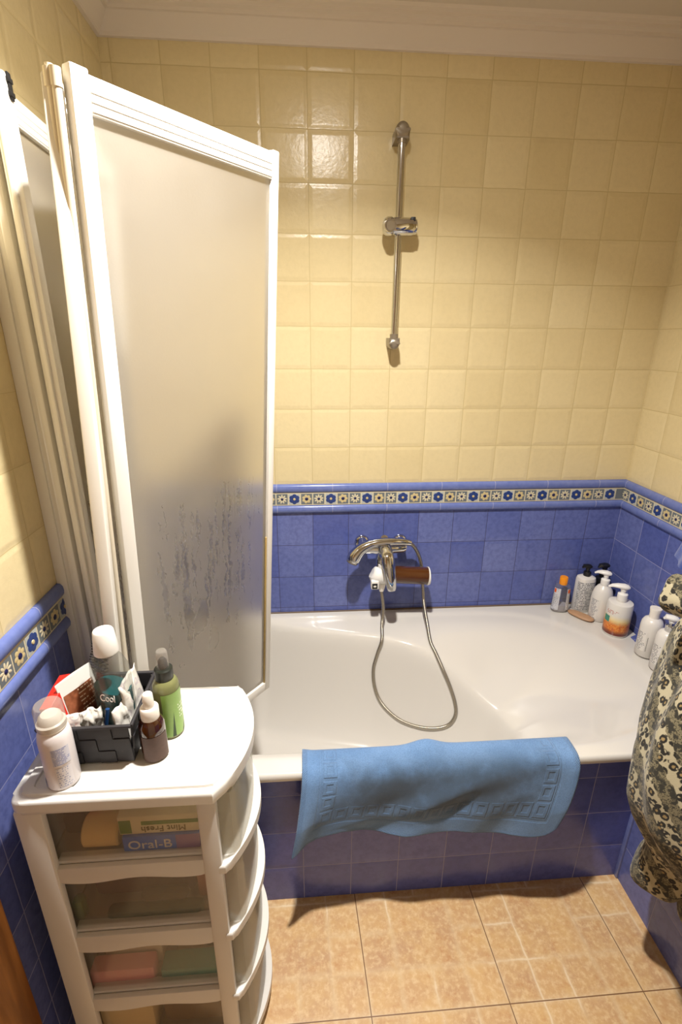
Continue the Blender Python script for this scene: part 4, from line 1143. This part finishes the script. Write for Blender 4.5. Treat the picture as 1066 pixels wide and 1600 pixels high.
# woven basket
BX0, BX1, BY0, BY1, BZ0, BZ1 = .082, .222, -1.000, -.872, CZ+.0002, .886
bk = thing('basket', 'black woven strap basket holding bathroom bits on the cabinet top', 'basket', ((BX0+BX1)/2, (BY0+BY1)/2, BZ0)); BO = ((BX0+BX1)/2, (BY0+BY1)/2, BZ0)
def weave(name):
    t = NT(name); co = t.co(); n = t.noise(t.comb(0., 0., 0.), 1)
    s = t.sep(co); f = t.ma('SINE', t.ma('MULTIPLY', t.ma('ADD', s[0], t.ma('ADD', s[1], s[2])), 2600.))
    return t.done(t.bsdf(srgb(40,38,42), .55, 0, t.bump(f, .25, .0004)))
M['strap'] = weave('black_strap')
mb = MB(); fl = .006; th = .003
def basket_wall(p, q, h, nrm):
    p = Vector(p); q = Vector(q); L = (q-p).length; d = (q-p)/L; n = Vector(nrm)
    cols = max(3, round(L/.030)); rows = 3; cw = L/cols; rh = h/rows
    for i in range(cols):
        for j in range(rows):
            o = .0016 if (i+j) % 2 else 0
            def P(s, zz, k): 
                fl_ = fl*(zz/h); return p + d*s + n*(k+o+fl_) + Vector((0,0,zz))
            s0, s1, za, zb = i*cw+.0004, (i+1)*cw-.0004, j*rh+.0004, (j+1)*rh-.0004
            v = [P(s0,za,0),P(s1,za,0),P(s1,zb,0),P(s0,zb,0),P(s0,za,-th),P(s1,za,-th),P(s1,zb,-th),P(s0,zb,-th)]
            # bulge the strap over and under
            m = [P((s0+s1)/2,(za+zb)/2,.0012)]
            mb._add(v+m, [(0,1,8),(1,2,8),(2,3,8),(3,0,8),(4,7,6,5),(0,4,5,1),(1,5,6,2),(2,6,7,3),(3,7,4,0)], None)
hB = BZ1-BZ0-.004
basket_wall((BX0,BY0,BZ0),(BX1,BY0,BZ0),hB,(0,-1,0)); basket_wall((BX1,BY0,BZ0),(BX1,BY1,BZ0),hB,(1,0,0))
basket_wall((BX1,BY1,BZ0),(BX0,BY1,BZ0),hB,(0,1,0)); basket_wall((BX0,BY1,BZ0),(BX0,BY0,BZ0),hB,(-1,0,0))
link('woven_wall', mb, M['strap'], bk, BO, sharp=20)
mb = MB(); mb.box((BX0,BY0,BZ0),(BX1,BY1,BZ0+.003)); link('base', mb, M['strap'], bk, BO)
mb = MB(); r_ = fl+.0005
pts = [(BX0-r_,BY0-r_,BZ1-.004),(BX1+r_,BY0-r_,BZ1-.004),(BX1+r_,BY1+r_,BZ1-.004),(BX0-r_,BY1+r_,BZ1-.004)]
for a, b in zip(pts, pts[1:]+pts[:1]): mb.tube([a, b], .0035, 10)
link('rim', mb, M['strap'], bk, BO)
ZB0 = BZ0+.0034
# mouthwash: broad clear bottle leaning slightly, teal inside, white cap
mw = thing('mouthwash_bottle', 'clear mouthwash bottle with teal liquid and white cap in the basket', 'bottle', (.176,-.932,ZB0), -.5)
pr = [(0,0),(.036,0),(.0395,.004),(.0395,.06),(.0392,.130),(.037,.152),(.029,.168),(.019,.177),(.016,.180)]
mb = MB(); mb.lathe(pr, 40, 1, .62, power=2.6); link('bottle_body', mb, M['bottleclear'], mw)
mb = MB(); mb.lathe([(0,.002),(.0345,.002),(.0375,.006),(.0375,.06),(.0368,.105),(0,.1055)], 40, 1, .60, power=2.6); link('liquid', mb, M['mouthwash'], mw)
mb = MB(); mb.lathe([(.0205,.177),(.0210,.179),(.0172,.218),(.0157,.2205),(0,.221)], 36); link('cap', mb, M['wplastic'], mw)
text_mesh('lettering', 'Cool', .020, M['wplastic'], mw, Matrix.Translation((.012,-.0246,.098))@FRONT@Matrix.Rotation(.25,4,'Z'), .0003, .3)
# brush with bristles standing at the back
br = thing('hair_brush', 'black bristled brush standing beside the mouthwash bottle', 'hair brush', (.108,-.889,ZB0))
mb = MB(); mb.tube([(0,0,0),(.020,-.001,.08),(.050,-.004,.19)], [.0045,.005,.004], 10); link('handle', mb, M['black'], br)
mb = MB()
for k in range(17):
    z = .078+k*.0068
    for a in range(7):
        an = a/7*2*PI+k*.2
        x0 = .020+(z-.08)*.2727
        mb.tube([(x0,-.002,z),(x0+.017*math.cos(an),-.002+.009*math.sin(an),z+.003-.005*math.cos(an))], .0012, 4)
link('bristles', mb, M['black'], br)
# red carton, brown sachet, crumpled wrappers
t = thing('red_carton', 'red carton leaning at the left back of the basket', 'carton', (.109,-.945,ZB0), 0)
mb = MB(); Mr = Matrix.Rotation(-.16,4,'Y')@Matrix.Rotation(.1,4,'X')
mb.box((-.012,-.038,.002),(.008,.042,.118), .001, 1, Mr); link('carton', mb, M['red'], t)
mb = MB(); mb.box((-.0128,-.030,.020),(-.012,.034,.10), 0, 1, Mr); mb.box((-.010,-.030,.1182),(-.006,.034,.1186), 0, 1, Mr); link('white_print', mb, fineprint('white_on_red', srgb(222,40,28), srgb(240,220,210), 5, .6), t)
t = thing('sachet', 'brown and white sachet leaning in front of the red carton', 'sachet', (.128,-.938,ZB0), 0)
Ms = Matrix.Rotation(math.radians(64),4,'Z')@Matrix.Rotation(math.radians(-9),4,'X')
mb = MB(); mb.grid(14, 18, lambda u, v: (-.036+.072*u, -.003*math.sin(PI*u)-.001, .004+.128*v), Ms); mb.grid(14, 18, lambda u, v: (-.036+.072*u, .003*math.sin(PI*u)+.001, .004+.128*v), Ms, True)
link('pouch', mb, M['wplastic'], t, sharp=0)
mb = MB(); mb.grid(10, 12, lambda u, v: (-.030+.060*u, -.003*math.sin(PI*(.09+.82*u))-.0018, .034+.072*(1-v)), Ms)
def choc():
    tt = NT('brown_sachet_print'); s = tt.sep(tt.co('UV')); n = tt.noise(tt.co(), 40, 3)
    c = tt.mix(tt.mr(n, .35, .65), srgb(112,62,38), srgb(168,102,70))
    r = tt.ma('MULTIPLY', s[1], 9.); row = tt.ma('FLOOR', r)
    w = tt.n('ShaderNodeTexWhiteNoise'); tt.put(w.inputs['Vector'], tt.comb(tt.ma('FLOOR', tt.ma('MULTIPLY', s[0], 30.)), row, 2.))
    m = tt.ma('MULTIPLY', tt.ma('MULTIPLY', tt.ma('LESS_THAN', tt.ma('ABSOLUTE', tt.ma('SUBTRACT', tt.ma('FRACT', r), .5)), .16), tt.ma('LESS_THAN', w.outputs['Value'], .6)),
               tt.ma('MULTIPLY', tt.ma('GREATER_THAN', s[0], .40), tt.ma('LESS_THAN', s[1], .66)))
    return tt.done(tt.bsdf(tt.mix(m, c, srgb(232,205,180)), .4))
link('printed_panel', mb, choc(), t, sharp=0)
def crumple(name, label, cat, loc, ang, w, h, mat, amp=.006, lean=-.2, seed=0):
    Mx = Matrix.Rotation(ang,4,'Z')@Matrix.Rotation(lean,4,'X')
    def fn(side):
        def g(u, v):
            p = Vector((w*(u-.5), 0, .003+h*v))
            n1 = mnoise.noise(Vector((u*3+seed, v*3, seed*2.))); n2 = mnoise.noise(Vector((u*7, v*7+seed, 3.)))
            e = min(u,1-u,v,1-v); puff = .0045*min(1, e*6)
            return (p.x+amp*.4*n2, amp*n1+amp*.5*n2+side*puff, p.z+amp*.5*n1*(1 if v > .5 else 0))
        return g
    mb = MB(); mb.grid(18, 18, fn(-1), Mx); mb.grid(18, 18, fn(1), Mx, True)
    bmesh.ops.remove_doubles(mb.bm, verts=mb.bm.verts, dist=1e-5)
    o = link(name, mb, mat, sharp=0); o.location = loc
    return tag(o, label, cat)
def wrapper(name, ink, acc):
    t = NT(name); co = t.co(); n = t.noise(co, 60, 3); v = t.vor(co, 42)
    ring = t.ma('MULTIPLY', t.mr(v.outputs['Distance'], .24, .28), t.mr(v.outputs['Distance'], .40, .36))
    c = t.mix(t.ma('MULTIPLY', ring, .45), srgb(232,228,220), ink)
    c = t.mix(t.ma('MULTIPLY', t.mr(n, .6, .68), .5), c, acc)
    return t.done(t.bsdf(c, .35, 0, t.bump(t.noise(co, 45, 3), .5, .002)))
crumple('wrapper', 'white wrapper with a small red mark at the front of the basket', 'wrapper', (.124,-.983,ZB0), .20, .060, .074, wrapper('white_wrap_a', srgb(140,140,150), srgb(206,120,110)), .005, -.25, 1)
crumple('wrapper', 'crumpled pale sachet beside the blue stick in the basket', 'wrapper', (.152,-.976,ZB0), .6, .036, .082, wrapper('white_wrap_b', srgb(150,160,156), srgb(196,206,200)), .009, -.1, 4)
crumple('wrapper', 'pale pink printed wrapper standing along the right side of the basket', 'wrapper', (.2165,-.930,ZB0), 1.5, .072, .122, wrapper('pink_wrap', srgb(170,150,170), srgb(226,196,196)), .006, -.12, 7)
crumple('wrapper', 'folded white wrapper at the right front of the basket', 'wrapper', (.207,-.975,ZB0), 1.25, .036, .092, wrapper('white_wrap_c', srgb(190,180,176), srgb(214,200,196)), .005, -.1, 9)
st = thing('blue_stick', 'thin dark blue plastic stick leaning beside the mouthwash', 'stick', (.170,-.988,ZB0))
mb = MB(); mb.tube([(0,0,.003),(.005,.004,.05),(.012,.010,.092)], [.003,.0032,.0035], 10); link('stick', mb, M['blueplastic'], st)

# green spray bottle
gb = thing('spray_bottle', 'green labelled spray bottle with black collar behind the amber bottle', 'bottle', (.268,-.930,CZ-.0028), .35)
mb = MB(); mb.lathe([(0,0),(.021,0),(.0232,.003),(.0235,.10),(.0225,.112),(.018,.120),(.0135,.123)], 40); link('bottle_body', mb, M['greenbottle'], gb)
mb = curved_label(.0235,.006,.100,-PI*.66,PI*.10,n=30)
def green():
    t = NT('green_label'); s = t.sep(t.co('UV')); u, v = s[0], s[1]
    c = t.mix(t.noise(t.co(), 90, 2), srgb(134,172,84), srgb(150,186,100))
    # dark leaf blades rising from the bottom
    lf = None
    for cx_, w, h0 in ((.28,.10,.42),(.66,.16,.60),(.88,.12,.70)):
        d = t.ma('ABSOLUTE', t.ma('SUBTRACT', u, t.ma('ADD', cx_, t.ma('MULTIPLY', t.ma('SUBTRACT', v, 1.), (-.10 if cx_ < .5 else -.45)))))
        m = t.ma('LESS_THAN', d, t.ma('MULTIPLY', t.ma('SUBTRACT', v, h0), w))
        lf = m if lf is None else t.ma('MAXIMUM', lf, m)
    c = t.mix(lf, c, srgb(44,66,30))
    r = t.ma('MULTIPLY', v, 14.); row = t.ma('FLOOR', r)
    w = t.n('ShaderNodeTexWhiteNoise'); t.put(w.inputs['Vector'], t.comb(t.ma('FLOOR', t.ma('MULTIPLY', u, 34.)), row, 2.))
    m = t.ma('MULTIPLY', t.ma('MULTIPLY', t.ma('LESS_THAN', t.ma('ABSOLUTE', t.ma('SUBTRACT', t.ma('FRACT', r), .5)), .22), t.ma('LESS_THAN', w.outputs['Value'], .6)),
              t.ma('MULTIPLY', t.ma('MULTIPLY', t.ma('GREATER_THAN', u, .50), t.ma('LESS_THAN', u, .85)), t.ma('MULTIPLY', t.ma('GREATER_THAN', v, .30), t.ma('LESS_THAN', v, .62))))
    c = t.mix(t.ma('MULTIPLY', m, .9), c, srgb(236,240,220))
    return t.done(t.bsdf(c, .35))
link('printed_label', mb, green(), gb)
mb = MB(); mb.lathe([(.0155,.120),(.0160,.121),(.0160,.142),(.0140,.144),(0,.1445)], 32); link('collar', mb, plain('black_collar', srgb(34,38,32), .35), gb)
mb = MB(); mb.lathe([(.0050,.144),(.0085,.146),(.0080,.158),(.004,.164),(0,.165)], 24); link('nozzle', mb, M['dark'], gb)
mb = MB(); mb.lathe([(.0105,.144),(.0110,.150),(.0100,.176),(.0085,.179),(0,.180)], 28); link('clear_cap', mb, M['clearcap'], gb)
# amber spray bottle
ab = thing('spray_bottle', 'small amber spray bottle with white nozzle at the basket corner', 'bottle', (.254,-.984,CZ-.0028), 0)
mb = MB(); mb.lathe([(0,0),(.0195,0),(.0222,.003),(.0225,.060),(.0215,.072),(.0165,.082),(.0125,.086)], 40); link('bottle_body', mb, M['amber'], ab)
mb = curved_label(.0225,.004,.056,-PI*.70,-PI*.02,n=26)
def kraft():
    t = NT('worn_brown_label'); co = t.co(); s = t.sep(co)
    c = t.mix(t.noise(co, 120, 4), srgb(74,52,42), srgb(98,72,60))
    return t.done(t.bsdf(c, .55))
link('paper_label', mb, kraft(), ab)
mb = MB(); mb.lathe([(.0150,.082),(.0155,.083),(.0155,.103),(.0140,.105),(.0085,.106)], 32); link('screw_cap', mb, M['cream'], ab)
mb = MB(); mb.lathe([(.0085,.105),(.0095,.108),(.0085,.130),(.0070,.132),(0,.1325)], 28); link('nozzle', mb, M['cream'], ab)

# ------------------------------------------------------------------ light
def area(name, loc, size, power, col, rot=(0,0,0), shape='DISK', spread=PI):
    l = bpy.data.lights.new(name, 'AREA'); l.shape = shape; l.size = size; l.energy = power; l.color = col; l.spread = spread
    o = bpy.data.objects.new(name, l); COL.objects.link(o); o.location = loc; o.rotation_euler = rot
    return o
area('ceiling_spot', (.62,-.92,2.308), .075, 23, (1,.955,.885), spread=2.3)
area('ceiling_spot_rim', (.62,-.92,2.306), .085, 6.5, (1,.955,.885))
wd = bpy.data.worlds.new('world'); SC.world = wd; wd.use_nodes = True
wd.node_tree.nodes['Background'].inputs[0].default_value = (.5,.45,.4,1); wd.node_tree.nodes['Background'].inputs[1].default_value = .2
vs = SC.view_settings
SC.display_settings.display_device = 'sRGB'
vs.view_transform = 'Standard'; vs.look = 'None'; vs.exposure = .1; vs.gamma = 1; vs.use_curve_mapping = False
